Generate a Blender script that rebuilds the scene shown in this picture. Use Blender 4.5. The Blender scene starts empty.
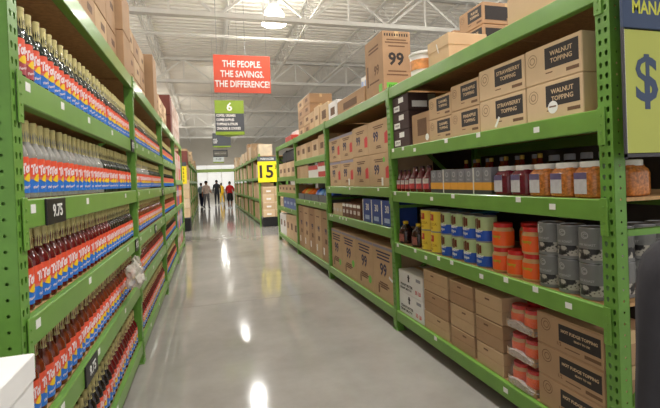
import bpy, bmesh, math, random
from mathutils import Vector, Matrix
PI = math.pi
rnd = random.Random(7)
SC = bpy.context.scene
COL = SC.collection

# ------------------------------------------------------------------ camera
F_PX, YAW, PITCH, ROLL, SY, CAM_H = 430.16, .2778, -.010, .038, -20.39, 1.588
cd = bpy.data.cameras.new('camera'); cam = bpy.data.objects.new('camera', cd); COL.objects.link(cam)
_r = Vector((math.cos(YAW), -math.sin(YAW), 0)); _f = Vector((math.sin(YAW), math.cos(YAW), 0)); _u = Vector((0, 0, 1))
_f2 = _f*math.cos(PITCH) + _u*math.sin(PITCH); _u2 = _u*math.cos(PITCH) - _f*math.sin(PITCH)
_r3 = _r*math.cos(ROLL) - _u2*math.sin(ROLL); _u3 = _u2*math.cos(ROLL) + _r*math.sin(ROLL)
M4 = Matrix((_r3, _u3, -_f2)).transposed().to_4x4(); M4.translation = Vector((0, 0, CAM_H))
cam.matrix_world = M4
cd.sensor_width = 36; cd.lens = F_PX*36/660; cd.shift_y = SY/660; cd.clip_start = .05; cd.clip_end = 200
SC.camera = cam
cd.dof.use_dof = True; cd.dof.focus_distance = 2.9; cd.dof.aperture_fstop = 5.6
# ------------------------------------------------------------------ world, exposure
w = bpy.data.worlds.new('store_air'); SC.world = w; w.use_nodes = True
w.node_tree.nodes['Background'].inputs[0].default_value = (1.0, .985, .96, 1)
w.node_tree.nodes['Background'].inputs[1].default_value = 1.15
SC.view_settings.view_transform = 'Standard'; SC.view_settings.look = 'None'
SC.view_settings.gamma = 1; SC.view_settings.use_curve_mapping = False
SC.view_settings.exposure = -.42
LAMP_W = 92
# ------------------------------------------------------------------ constants of the place
XR, XL = 1.829, -.611          # front planes of the right and left racks
YR, YL, BAY = 1.571, 1.662, 2.515

# ------------------------------------------------------------------ materials
def lin(c):
    return tuple(((v/255)/12.92 if v/255 <= .04045 else ((v/255+.055)/1.055)**2.4) for v in c)
MATS = {}
def mat(name, rgb, rough=.6, var=.06, scale=12, bump=0, metal=0, trans=0, emit=0, spec=.5, coat=0, bscale=None, alpha=1, ior=1.45, stretch=None):
    if name in MATS: return MATS[name]
    m = bpy.data.materials.new(name); m.use_nodes = True
    nt = m.node_tree; p = nt.nodes['Principled BSDF']
    c = lin(rgb)
    tc = nt.nodes.new('ShaderNodeTexCoord')
    src = tc.outputs['Object']
    if stretch:
        mp = nt.nodes.new('ShaderNodeMapping'); mp.inputs['Scale'].default_value = stretch
        nt.links.new(src, mp.inputs['Vector']); src = mp.outputs['Vector']
    nz = nt.nodes.new('ShaderNodeTexNoise'); nz.inputs['Scale'].default_value = scale; nz.inputs['Detail'].default_value = 4
    nt.links.new(src, nz.inputs['Vector'])
    if var > 0:
        rp = nt.nodes.new('ShaderNodeValToRGB')
        rp.color_ramp.elements[0].position = .3; rp.color_ramp.elements[1].position = .7
        rp.color_ramp.elements[0].color = (*[max(0, v*(1-var)) for v in c], 1)
        rp.color_ramp.elements[1].color = (*[min(1, v*(1+var)) for v in c], 1)
        nt.links.new(nz.outputs['Fac'], rp.inputs['Fac']); nt.links.new(rp.outputs['Color'], p.inputs['Base Color'])
    else:
        p.inputs['Base Color'].default_value = (*c, 1)
    p.inputs['Roughness'].default_value = rough; p.inputs['Metallic'].default_value = metal
    p.inputs['Specular IOR Level'].default_value = spec; p.inputs['IOR'].default_value = ior
    if trans: p.inputs['Transmission Weight'].default_value = trans
    if coat: p.inputs['Coat Weight'].default_value = coat; p.inputs['Coat Roughness'].default_value = .1
    if alpha < 1: p.inputs['Alpha'].default_value = alpha
    if emit: p.inputs['Emission Color'].default_value = (*c, 1); p.inputs['Emission Strength'].default_value = emit
    if bump:
        b = nt.nodes.new('ShaderNodeBump'); b.inputs['Strength'].default_value = bump; b.inputs['Distance'].default_value = .004
        if bscale:
            n2 = nt.nodes.new('ShaderNodeTexNoise'); n2.inputs['Scale'].default_value = bscale; n2.inputs['Detail'].default_value = 5
            nt.links.new(tc.outputs['Object'], n2.inputs['Vector']); nt.links.new(n2.outputs['Fac'], b.inputs['Height'])
        else: nt.links.new(nz.outputs['Fac'], b.inputs['Height'])
        nt.links.new(b.outputs['Normal'], p.inputs['Normal'])
    MATS[name] = m
    return m
green = mat('green_enamel', (108, 154, 62), .36, .07, 6, .08, bscale=60, coat=.12)
greend = mat('green_enamel_post', (100, 148, 58), .36, .10, 9, .08, bscale=60, coat=.12)
steel = mat('galvanised_steel', (150, 150, 150), .4, .12, 20, metal=.8)
wood = mat('particle_board', (190, 150, 104), .75, .16, 40, .2, bscale=120)
darkb = mat('gap_shade_dark', (70, 62, 54), .8, .15, 6)  # dark tone standing for the shade at the shelf backs
kraft = mat('kraft_card', (196, 165, 128), .78, .07, 5, .12, bscale=90)
kraft2 = mat('kraft_card_pale', (211, 183, 146), .78, .07, 5, .12, bscale=90)
kraft3 = mat('kraft_card_brown', (176, 142, 108), .78, .08, 5, .12, bscale=90)
tapem = mat('packing_tape', (208, 178, 132), .3, .05, 20)
ink = mat('black_print', (46, 40, 38), .6, .10, 30)
inkb = mat('brown_print', (112, 82, 58), .7, .10, 30)
inkblue = mat('blue_black_print', (64, 60, 84), .7, .10, 30)
redink = mat('red_print', (206, 62, 62), .6, .08, 30)
greenink = mat('green_sticker', (110, 196, 70), .5, .05, 30)
white = mat('white_card', (232, 230, 228), .6, .03, 8)
paper = mat('white_tag_paper', (236, 236, 232), .5, .03, 20)
whitep = mat('white_plastic', (236, 234, 228), .35, .03, 10)
darkbox = mat('dark_brown_card', (66, 46, 44), .65, .1, 8)
black = mat('black_plastic', (24, 24, 26), .4, .1, 10)
gold = mat('gold_foil', (206, 194, 132), .42, .10, 30, metal=.15)
orangered = mat('label_orange_red', (228, 88, 60), .4, .06, 40)
yellow = mat('label_yellow', (246, 204, 40), .4, .05, 40)
blue = mat('label_blue', (48, 118, 210), .4, .06, 40)
rasp = mat('label_raspberry', (172, 70, 80), .4, .06, 40)
lettering = mat('label_lettering', (244, 224, 228), .5, .03, 40)
g_red = mat('red_syrup_glass', (92, 14, 18), .06, .15, 20, spec=.8)
g_amber = mat('amber_syrup_glass', (104, 40, 16), .06, .15, 20, spec=.8)
g_clear = mat('clear_syrup_glass', (172, 170, 164), .08, .10, 20, spec=.8, trans=.35)
g_dark = mat('dark_green_glass', (22, 34, 26), .06, .15, 20, spec=.8)
g_black = mat('black_syrup_glass', (26, 18, 18), .06, .15, 20, spec=.8)
white_paint = mat('white_steel_paint', (226, 224, 218), .5, .04, 3)
deckm = mat('painted_deck', (236, 232, 224), .55, .04, 1.5)

# ------------------------------------------------------------------ mesh helpers
class MB:
    def __init__(s): s.v = []; s.f = []; s.mi = []
    def add(s, vs, fs, mi=0):
        o = len(s.v); s.v += [tuple(v) for v in vs]; s.f += [tuple(i+o for i in f) for f in fs]; s.mi += [mi]*len(fs); return s
    def box(s, x0, x1, y0, y1, z0, z1, b=0, mi=0):
        if b <= 0:
            vs = [(x, y, z) for z in (z0, z1) for y in (y0, y1) for x in (x0, x1)]
            fs = [(0, 2, 3, 1), (4, 5, 7, 6), (0, 1, 5, 4), (2, 6, 7, 3), (0, 4, 6, 2), (1, 3, 7, 5)]
            return s.add(vs, fs, mi)
        bm = bmesh.new(); bmesh.ops.create_cube(bm, size=1)
        for v in bm.verts: v.co = Vector(((x0+x1)/2+v.co.x*(x1-x0), (y0+y1)/2+v.co.y*(y1-y0), (z0+z1)/2+v.co.z*(z1-z0)))
        bmesh.ops.bevel(bm, geom=bm.edges[:], offset=b, segments=1, affect='EDGES')
        bm.verts.index_update()
        s.add([v.co[:] for v in bm.verts], [[v.index for v in f.verts] for f in bm.faces], mi); bm.free(); return s
    def lathe(s, prof, n=12, cx=0, cy=0, mi=0, sx=1, sy=1, a0=0, a1=2*PI, cap=True, sq=0):
        full = abs(a1-a0-2*PI) < 1e-6; k = n if full else n+1
        vs = []
        for r, z in prof:
            for i in range(k):
                a = a0+(a1-a0)*i/n
                c, t = math.cos(a), math.sin(a)
                q = 1.0
                if sq: q = 1/((abs(c)**(2+sq)+abs(t)**(2+sq))**(1/(2+sq)))
                vs.append((cx+r*q*c*sx, cy+r*q*t*sy, z))
        fs = []
        for j in range(len(prof)-1):
            for i in range(n):
                i2 = (i+1) % k
                fs.append((j*k+i, j*k+i2, (j+1)*k+i2, (j+1)*k+i))
        if cap and full:
            if prof[0][0] > 1e-5: fs.append(tuple(range(k-1, -1, -1)))
            if prof[-1][0] > 1e-5: fs.append(tuple((len(prof)-1)*k+i for i in range(k)))
        return s.add(vs, fs, mi)
    def tube(s, pts, r, n=6, mi=0, closed=False):
        pts = [Vector(p) for p in pts]; rings = []; L = len(pts)
        for i, p in enumerate(pts):
            t = ((pts[(i+1) % L] if (closed or i < L-1) else p) - (pts[i-1] if (closed or i > 0) else p)).normalized()
            up = Vector((0, 0, 1)) if abs(t.z) < .9 else Vector((1, 0, 0))
            a = t.cross(up).normalized(); b = t.cross(a).normalized()
            rr = r[i] if isinstance(r, (list, tuple)) else r
            rings.append([p+a*math.cos(2*PI*k/n)*rr+b*math.sin(2*PI*k/n)*rr for k in range(n)])
        vs = [v for g in rings for v in g]; fs = []
        for i in range(L if closed else L-1):
            j = (i+1) % L
            for k in range(n): fs.append((i*n+k, i*n+(k+1) % n, j*n+(k+1) % n, j*n+k))
        if not closed: fs += [tuple(range(n-1, -1, -1)), tuple((L-1)*n+k for k in range(n))]
        return s.add(vs, fs, mi)
    def bar(s, a, b, wd, ht, mi=0):   # rectangular bar from a to b
        a, b = Vector(a), Vector(b); t = (b-a).normalized()
        up = Vector((0, 0, 1)) if abs(t.z) < .95 else Vector((1, 0, 0))
        x = t.cross(up).normalized()*wd/2; y = t.cross(x).normalized()*ht/2
        vs = [p+sx*x+sy*y for p in (a, b) for sx, sy in ((-1, -1), (1, -1), (1, 1), (-1, 1))]
        return s.add(vs, [(0, 1, 2, 3), (7, 6, 5, 4), (0, 4, 5, 1), (1, 5, 6, 2), (2, 6, 7, 3), (3, 7, 4, 0)], mi)
    def xz(s, poly, y0, y1, mi=0):    # polygon in x-z, extruded in y
        n = len(poly)
        vs = [(x, y0, z) for x, z in poly]+[(x, y1, z) for x, z in poly]
        fs = [tuple(range(n)), tuple(range(2*n-1, n-1, -1))]+[(i, i+n, (i+1) % n+n, (i+1) % n) for i in range(n)]
        return s.add(vs, fs, mi)
    def mesh(s, name, mats, smooth=False):
        me = bpy.data.meshes.new(name); me.from_pydata(s.v, [], s.f)
        for m in (mats if isinstance(mats, (list, tuple)) else [mats]): me.materials.append(m)
        for p, i in zip(me.polygons, s.mi): p.material_index = i
        bm = bmesh.new(); bm.from_mesh(me); bmesh.ops.recalc_face_normals(bm, faces=bm.faces[:]); bm.to_mesh(me); bm.free()
        if smooth:
            me.polygons.foreach_set('use_smooth', [True]*len(me.polygons))
            try: me.set_sharp_from_angle(angle=math.radians(40))
            except Exception: pass
        return me
def thing(name, label, cat, loc=(0, 0, 0), rz=0, group=None, kind=None):
    o = bpy.data.objects.new(name, None); COL.objects.link(o); o.empty_display_size = .05
    o.location = loc; o.rotation_euler = (0, 0, rz); tag(o, label, cat, group, kind); return o
def tag(o, label=None, cat=None, group=None, kind=None):
    if label: o['label'] = label
    if cat: o['category'] = cat
    if group: o['group'] = group
    if kind: o['kind'] = kind
    return o
def part(name, me, parent=None, loc=(0, 0, 0), rot=(0, 0, 0), label=None, kind=None):
    o = bpy.data.objects.new(name, me); COL.objects.link(o); o.parent = parent; o.location = loc; o.rotation_euler = rot
    if label: o['label'] = label
    if kind: o['kind'] = kind
    return o
def struct(name, me, loc=(0, 0, 0), label=None, cat=None):
    o = part(name, me, None, loc); return tag(o, label, cat, None, 'structure')
def copy_tree(o, parent=None):
    c = o.copy(); COL.objects.link(c); c.parent = parent
    for ch in list(o.children): copy_tree(ch, c)
    return c
CACHE = {}
def cached(key, fn):
    if key not in CACHE: CACHE[key] = fn()
    return CACHE[key]
def text_mesh(s, size, m, align='CENTER', shear=0, bold=0, ext=.0004, spacing=1.0, line=1.0):
    def mk():
        cu = bpy.data.curves.new('txt', 'FONT'); cu.body = s; cu.size = size; cu.align_x = align; cu.align_y = 'CENTER'
        cu.shear = shear; cu.offset = bold; cu.extrude = ext; cu.resolution_u = 2; cu.space_character = spacing; cu.space_line = line
        ob = bpy.data.objects.new('txt', cu); COL.objects.link(ob)
        dg = bpy.context.evaluated_depsgraph_get(); dg.update()
        me = bpy.data.meshes.new_from_object(ob.evaluated_get(dg)); me.materials.clear(); me.materials.append(m)
        bpy.data.objects.remove(ob); return me
    return cached(('t', s, size, m.name, align, shear, bold, spacing, line), mk)
def text(name, s, size, m, parent, loc, rot=(PI/2, 0, 0), **k):
    return part(name, text_mesh(s, size, m, **k), parent, loc, rot)
def plate(wd, ht, m, t=.0006, cx=0):   # thin print / label standing in x-z, front towards -y
    return cached(('p', round(wd, 4), round(ht, 4), m.name, t), lambda: MB().box(-wd/2, wd/2, -t, 0, -ht/2, ht/2).mesh('plate', m))
def ring(r, m, th=.004):
    def mk():
        b = MB(); n = 20; vs = []
        for rr in (r, r-th):
            for i in range(n): vs.append((rr*math.cos(2*PI*i/n), -.0006, rr*math.sin(2*PI*i/n)))
        return b.add(vs, [(i, (i+1) % n, n+(i+1) % n, n+i) for i in range(n)]).mesh('ring', m)
    return cached(('r', r, m.name, th), mk)
def disc(r, m):
    return cached(('d', r, m.name), lambda: MB().xz([(r*math.cos(2*PI*i/20), r*math.sin(2*PI*i/20)) for i in range(20)], -.0006, 0).mesh('disc', m))
RZR, RZL = -PI/2, PI/2
ONES = ['', 'first', 'second', 'third', 'fourth', 'fifth', 'sixth', 'seventh', 'eighth', 'ninth', 'tenth', 'eleventh', 'twelfth', 'thirteenth', 'fourteenth', 'fifteenth', 'sixteenth', 'seventeenth', 'eighteenth', 'nineteenth', 'twentieth']
def nth(i):   # 1 -> first
    return ONES[i] if i <= 20 else ('thirtieth' if i == 30 else 'twenty-'+ONES[i-20])
ORD = ['first', 'second', 'third', 'fourth', 'fifth', 'sixth', 'seventh', 'eighth', 'ninth', 'tenth', 'eleventh', 'twelfth']

# ------------------------------------------------------------------ building shell
def floor_mat():
    m = bpy.data.materials.new('polished_concrete'); m.use_nodes = True; nt = m.node_tree; p = nt.nodes['Principled BSDF']
    tc = nt.nodes.new('ShaderNodeTexCoord')
    n1 = nt.nodes.new('ShaderNodeTexNoise'); n1.inputs['Scale'].default_value = 1.3; n1.inputs['Detail'].default_value = 8; n1.inputs['Roughness'].default_value = .65
    nt.links.new(tc.outputs['Object'], n1.inputs['Vector'])
    rp = nt.nodes.new('ShaderNodeValToRGB'); rp.color_ramp.elements[0].position = .3; rp.color_ramp.elements[1].position = .72
    rp.color_ramp.elements[0].color = (*lin((146, 142, 136)), 1); rp.color_ramp.elements[1].color = (*lin((168, 164, 157)), 1)
    nt.links.new(n1.outputs['Fac'], rp.inputs['Fac']); nt.links.new(rp.outputs['Color'], p.inputs['Base Color'])
    n2 = nt.nodes.new('ShaderNodeTexNoise'); n2.inputs['Scale'].default_value = 4; n2.inputs['Detail'].default_value = 6
    nt.links.new(tc.outputs['Object'], n2.inputs['Vector'])
    r2 = nt.nodes.new('ShaderNodeMapRange'); r2.inputs['To Min'].default_value = .07; r2.inputs['To Max'].default_value = .125
    nt.links.new(n2.outputs['Fac'], r2.inputs['Value']); nt.links.new(r2.outputs['Result'], p.inputs['Roughness'])
    bp = nt.nodes.new('ShaderNodeBump'); bp.inputs['Strength'].default_value = .015; bp.inputs['Distance'].default_value = .01
    n3 = nt.nodes.new('ShaderNodeTexNoise'); n3.inputs['Scale'].default_value = 2.2; n3.inputs['Detail'].default_value = 2
    nt.links.new(tc.outputs['Object'], n3.inputs['Vector']); nt.links.new(n3.outputs['Fac'], bp.inputs['Height'])
    nt.links.new(bp.outputs['Normal'], p.inputs['Normal'])
    p.inputs['Specular IOR Level'].default_value = .42
    return m
X0, X1, Y0, Y1, ZD = -14, 18, -7, 52, 7.15
# slabs with narrow saw-cut joints between them
fb = MB(); fm = floor_mat()
fb.box(X0, X1, Y0, Y1, -.2, -.006)
floor = struct('floor', fb.mesh('floor', mat('joint_filler', (120, 115, 106), .6, .1, 4)), label='polished grey concrete store floor', cat='floor')
ys = [Y0, -1.4, 5.87, 13.2, 20.5, 27.8, 35.1, 43, Y1]
xs = [X0, -6.5, 6.8, X1]
for i in range(len(xs)-1):
    for j in range(len(ys)-1):
        part('floor_slab', MB().box(xs[i]+.003, xs[i+1]-.003, ys[j]+.003, ys[j+1]-.003, -.006, 0).mesh('slab', fm), floor)
# corrugated roof deck, ribs across the aisle
cb = MB(); per = .30; n = int((Y1-Y0)/per); prof = []
for i in range(n):
    y = Y0+i*per; prof += [(y, ZD), (y+.19, ZD), (y+.21, ZD-.05), (y+.28, ZD-.05)]
vs = []; 
for y, z in prof: vs += [(X0, y, z), (X1, y, z)]
cb.add(vs, [(2*i, 2*i+1, 2*i+3, 2*i+2) for i in range(len(prof)-1)])
ceiling = struct('ceiling', cb.mesh('ceiling', deckm), label='off white corrugated steel roof deck', cat='ceiling')
# roof joists along the aisle
def joist_mesh(L, depth, chord, panel):
    b = MB(); 
    for z in (0, depth):
        for o in (-.035, .035): b.box(o-.014, o+.014, 0, L, z-chord/2, z+chord/2)
    k = int(L/panel)
    for i in range(k):
        y = i*panel
        b.tube([(0, y, 0), (0, y+panel/2, depth)], .012, 5); b.tube([(0, y+panel/2, depth), (0, y+panel, 0)], .012, 5)
    return b.mesh('joist', white_paint)
jm = joist_mesh(Y1-Y0, .72, .05, 1.2)
for i, X in enumerate((-11.4, -8.96, -6.52, -4.08, -1.64, .80, 3.16, 5.6, 8.04, 10.5, 12.9)):
    tag(part('trim_%d' % (i+1), jm, None, (X, Y0, 6.36)), 'white open web roof joist running along the aisles', 'roof joist', 'roof joists', 'structure')
def girder_mesh():
    b = MB(); L = X1-X0
    for z, c in ((0, .12), (.95, .10)):
        for o in (-.07, .07): b.box(0, L, o-.022, o+.022, z-c/2, z+c/2)
        b.box(0, L, -.09, .09, z-c/2, z-c/2+.014)
    p = 2.44; k = int(L/p)
    for i in range(k):
        x = i*p
        b.bar((x, 0, 0), (x+p/2, 0, .95), .05, .06); b.bar((x+p/2, 0, .95), (x+p, 0, 0), .05, .06); b.bar((x+p/2, 0, 0), (x+p/2, 0, .95), .04, .05)
    return b.mesh('girder', white_paint)
gm = girder_mesh()
for i, Y in enumerate((-3.6, 4.1, 11.75, 19.45, 27.2, 34.9, 42.7)):
    tag(part('trim_%d' % (i+20), gm, None, (X0-.2, Y, 6.02)), 'deep white roof girder crossing above the aisles', 'roof girder', 'roof girders', 'structure')
# sprinkler pipe across and along
sp = tag(part('sprinkler_pipe', MB().tube([(X0, 0, 0), (X1, 0, 0)], .045, 8).mesh('pipe', white_paint), None, (0, 13.45, 6.05)), 'white sprinkler pipe crossing the aisle under the roof joists', 'pipe')
part('pipe_hanger', cached('hang', lambda: MB().tube([(0, 0, 0), (0, 0, 1.05)], .008, 5).mesh('hanger', steel)), sp, (.8, 0, 0)); 
for X in (-4.08, 3.16, 5.6): part('pipe_hanger', CACHE['hang'], sp, (X, 0, 0))
# far wall with bright shop front
wallm = mat('far_wall_paint', (196, 190, 178), .7, .04, 1)
wb = MB(); wb.box(X0, X1, Y1, Y1+.2, 3.75, ZD); wb.box(X0, -1.6, Y1, Y1+.2, 0, 3.75); wb.box(4.9, X1, Y1, Y1+.2, 0, 3.75); wb.box(-1.6, 4.9, Y1, Y1+.2, 0, .9)
wall = struct('wall_far', wb.mesh('wall_far', wallm), label='pale far wall of the store above the shop front', cat='wall')
gl = mat('daylit_pane', (250, 250, 246), .3, .02, 1, emit=.5)
win = struct('window_1', MB().box(-1.6, 4.9, Y1-.02, Y1+.04, .9, .97).mesh('sill', white_paint), label='bright shop front window across the far end of the aisle', cat='window')
for i in range(4):
    part('window_pane', MB().box(-1.6+i*1.625+.04, -1.6+(i+1)*1.625-.04, Y1+.05, Y1+.07, .97, 3.7).mesh('pane', gl), win)
    part('mullion', MB().box(-1.6+i*1.625-.04, -1.6+i*1.625+.04, Y1, Y1+.06, .97, 3.75).mesh('mull', white_paint), win)
fas = thing('fascia_board', 'long green fascia band crossing above the far end of the aisle', 'fascia', (1.6, 44.5, 0))
part('band', MB().box(-6, 6, 0, .15, 2.72, 3.05, .01).mesh('band', mat('fascia_green', (132, 156, 84), .5, .06, 2)), fas)
for X in (-6, 6): part('post', MB().box(X-.06, X+.06, 0, .12, 0, 2.72).mesh('fpost', green), fas)

# ------------------------------------------------------------------ high bay lamps
def lamp_proto():
    g = thing('high_bay_lamp', 'x', 'lamp')
    part('lamp_housing', MB().lathe([(.06, .68), (.12, .66), (.13, .52), (.10, .48), (.10, .44)], 16).mesh('housing', mat('lamp_grey', (190, 190, 188), .4, .04, 5)), g)
    part('lamp_dome', MB().lathe([(.10, .46), (.20, .42), (.27, .30), (.325, .10), (.335, 0), (.32, 0), (.31, .10), (.255, .29), (.18, .40), (.09, .44)], 24, cap=False).mesh('dome', mat('lamp_acrylic', (250, 246, 236), .3, 0, 1, emit=44), True), g)
    part('lamp_lens', MB().lathe([(.31, .012), (.2, -.03), (.0, -.05)], 24).mesh('lens', mat('lamp_lens', (255, 250, 240), .3, 0, 1, emit=14), True), g)
    part('hanging_rod', MB().tube([(0, 0, .62), (0, 0, 1.12)], .012, 6).mesh('rod', steel), g)
    return g
def lamp_light(X, Y, parent):
    ld = bpy.data.lights.new('lamp_light', 'AREA'); ld.shape = 'DISK'; ld.size = .55; ld.energy = LAMP_W; ld.color = (1, .975, .94); ld.spread = PI*.94
    o = bpy.data.objects.new('lamp_glow', ld); COL.objects.link(o); o.parent = parent; o.location = (0, 0, -.07)
LP = lamp_proto(); first = True
spots = [(1.98, 12.05)]+[(1.42, -4), (1.42, 2.2), (1.42, 8.6), (1.22, 12.9), (1.42, 21.2), (-3, 28.2), (-3, 34.6), (1.42, 34.6), (1.42, 41), (1.42, 47)]
spots += [(X, Y) for X in (-4.6, 6.4) for Y in (2.2, 8.6, 15, 21.4, 27.9, 36) if X < 0 or Y < 10]
for X, Y in spots:
    g = LP if first else copy_tree(LP); first = False
    g.location = (X, Y, 4.9 if X == 1.22 else 6.0)
    if X in (1.22, 1.42): q_ = .45 if X == 1.22 else .66; g.scale = (q_, q_, q_); part('hanging_rod', cached('rod2', lambda: MB().tube([(0, 0, .7), (0, 0, 3.2)], .015, 6).mesh('rod', steel)), g).scale = (1, 1, 1.55 if X == 1.22 else .55)
    if (X, Y) == (1.98, 12.05): g['label'] = 'bright high bay dome lamp showing behind the nearest roof girder'
    elif X == -3: g['label'] = 'added fill lamp hidden over the far left rack, %s one' % ('nearer' if Y < 30 else 'farther')  # pair added out of sight to light the people far down the aisle
    elif X < 2 and X > 0: g['label'] = 'white high bay dome lamp over the middle aisle, %s from the camera end' % nth([-4, 2.2, 8.6, 12.9, 21.2, 34.6, 41, 47].index(Y)+1)  # the farthest one is added to brighten the far wall and ceiling
    else: g['label'] = 'white high bay dome lamp over the aisle to the %s, %s in its row' % ('left' if X < 0 else 'right', nth([2.2, 8.6, 15, 21.4, 27.9, 36].index(Y)+1))
    lamp_light(X, Y, g)

# ------------------------------------------------------------------ racks
POST_W, POST_D, DEPTH = .076, .069, 1.07
def holed(wd, ht, holes, t=.002):
    cu = bpy.data.curves.new('h', 'CURVE'); cu.dimensions = '2D'; cu.fill_mode = 'BOTH'; cu.extrude = t/2
    def spl(pts):
        s = cu.splines.new('POLY'); s.points.add(len(pts)-1)
        for q, (x, y) in zip(s.points, pts): q.co = (x, y, 0, 1)
        s.use_cyclic_u = True
    spl([(0, 0), (wd, 0), (wd, ht), (0, ht)])
    for h in holes: spl(h)
    ob = bpy.data.objects.new('h', cu); COL.objects.link(ob)
    dg = bpy.context.evaluated_depsgraph_get(); dg.update()
    me = bpy.data.meshes.new_from_object(ob.evaluated_get(dg)); bpy.data.objects.remove(ob)
    return me
def tear(x, y, s=1):
    return [(x+.009*s*math.cos(a), y+.004+.009*s*math.sin(a)) for a in [math.radians(q) for q in (-35, 0, 45, 90, 135, 180, 215)]]+[(x-.0045*s, y-.012*s), (x+.0045*s, y-.012*s)]
def rnd_hole(x, y, r=.006):
    return [(x+r*math.cos(2*PI*i/8), y+r*math.sin(2*PI*i/8)) for i in range(8)]
def post_mesh(H, detailed=True):
    def mk():
        PT = .0535; k = int((H-.06)/PT)
        b = MB()
        if detailed:
            hs = []
            for i in range(k):
                z = .05+i*PT; hs += [tear(.022, z), tear(.054, z)]
            me = holed(POST_W, H, hs)
            b.add([(v.co.z, v.co.x, v.co.y) for v in me.vertices], [p.vertices[:] for p in me.polygons])
            hs = [rnd_hole(.035, .05+i*PT) for i in range(k)]
            me = holed(POST_D, H, hs)
            for yy in (.001, POST_W-.001):
                b.add([(v.co.x, yy+v.co.z, v.co.y) for v in me.vertices], [p.vertices[:] for p in me.polygons])
        else:
            b.box(0, .003, 0, POST_W, 0, H); b.box(.003, POST_D, 0, .003, 0, H); b.box(.003, POST_D, POST_W-.003, POST_W, 0, H)
        b.box(POST_D-.002, POST_D, 0, .02, 0, H); b.box(POST_D-.002, POST_D, POST_W-.02, POST_W, 0, H)
        b.box(-.012, POST_D+.03, -.02, POST_W+.02, 0, .006)
        return b.mesh('post', greend)
    return cached(('post', H, detailed), mk)
def beam_mesh(L):
    def mk():
        pr = [(.004, 0), (.046, 0), (.05, .004), (.05, .085), (.034, .085), (.034, .1), (.030, .105), (.004, .105), (0, .101), (0, .004)]
        b = MB(); n_ = len(pr); vs = [(x, y, z) for y in (0, L) for x, z in pr]
        b.add(vs, [tuple(range(n_)), tuple(range(2*n_-1, n_-1, -1))]+[(i, i+n_, (i+1) % n_+n_, (i+1) % n_) for i in range(n_)])
        return b.mesh('beam', green)
    return cached(('beam', round(L, 3)), mk)
def conn_mesh():
    def mk():
        b = MB(); b.box(-.006, -.001, 0, .042, -.07, .112, .0015)
        for z in (-.045, -.008, .03, .07): b.box(-.0095, -.006, .016, .026, z-.005, z+.005, .002)
        return b.mesh('connector', green)
    return cached('conn', mk)
TAGM = lambda: cached('tag', lambda: MB().box(-.0012, 0, -.022, .022, -.016, .016).mesh('tag', paper))
def rack(label, Xf, s, Ys, nb, H, levels, detailed=2, back=True, tags=None, deck=True):
    """s=+1: rack body lies towards +x of its face plane; levels[bay] = beam tops"""
    root = thing('storage_rack', label, 'storage rack', (Xf, Ys, 0))
    flip = (0, 0, 0)
    def mk(name, me, d, y, z=0, sub=None):
        o = part(name, me, sub or root, (s*d, y, z)); 
        if s < 0: o.scale = (-1, 1, 1)
        return o
    for i in range(nb+1):
        y = i*BAY
        mk('post', post_mesh(H, i < detailed), .004, y)
        o = mk('post', post_mesh(H, False), DEPTH, y)
        o.scale = (-s, 1, 1)
        # bracing between front and rear post
        def bmesh_(pts):
            return MB().bar(*pts, .035, .03).mesh('brace', greend)
        zz = [.35, 1.275, 2.2]
        for z in zz:
            me = cached(('bh', z, s), lambda: bmesh_(((s*.03, .038, z), (s*(DEPTH-.03), .038, z))))
            part('brace', me, root, (0, y, 0))
        for a, b_ in zip(zz[:-1], zz[1:]):
            k = (zz.index(a)+1) % 2
            me = cached(('bd', a, s), lambda: bmesh_(((s*(.05 if k else DEPTH-.05), .038, a+.02), (s*(DEPTH-.05 if k else .05), .038, b_-.02))))
            part('brace', me, root, (0, y, 0))
    L = BAY-POST_W
    beams = {}
    for bday in range(nb):
        y = bday*BAY+POST_W
        for li, z in enumerate(levels[bday]):
            o = mk('beam', beam_mesh(L), 0, y, z-.105); beams[(bday, li)] = o
            if bday < detailed:
                part('connector', conn_mesh(), o, (0, -.042, 0)); part('connector', conn_mesh(), o, (0, L, 0))
            o2 = mk('beam', beam_mesh(L), DEPTH, y, z-.105); o2.scale = (-s, 1, 1)
            nd = 3 if bday < 2 else 1
            for q in range(nd):
                w_ = L/nd
                me = cached(('deck', nd), lambda: MB().box(.036, DEPTH-.036, .002, w_-.002, -.018, 0).mesh('deck', wood))
                mk('deck_board', me, 0, y+q*w_, z)
    if back:
        for bday in range(nb):
            part('gap_shade_sheet', cached('backp', lambda: MB().box(0, .012, 0, BAY-.004, .1, 2.5).mesh('backp', darkb)), root, (s*(DEPTH+.08), bday*BAY+.04, 0))  # added dark sheet so the gaps behind the stock read as shade
    return root, beams
LEV_R = [[.21, .915, 1.44, 1.877, 2.50], [.21, 1.05, 1.48, 2.50], [.21, 1.20, 1.63, 2.0, 2.50], [.21, .93, 1.30, 1.69, 2.50]]
LEV_L = [[.20, .72, 1.14, 1.557, 1.998, 2.57]]*4
LEV_L[3] = [.20, .62, 1.14, 1.70, 2.57]
rackR, beamsR = rack('long green steel storage rack along the right side of the aisle', XR, 1, YR, 4, 2.515, LEV_R, 3)
rackL, beamsL = rack('long green steel storage rack of syrup bottles along the left side', XL, -1, YL, 4, 2.575, LEV_L, 3)
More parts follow.
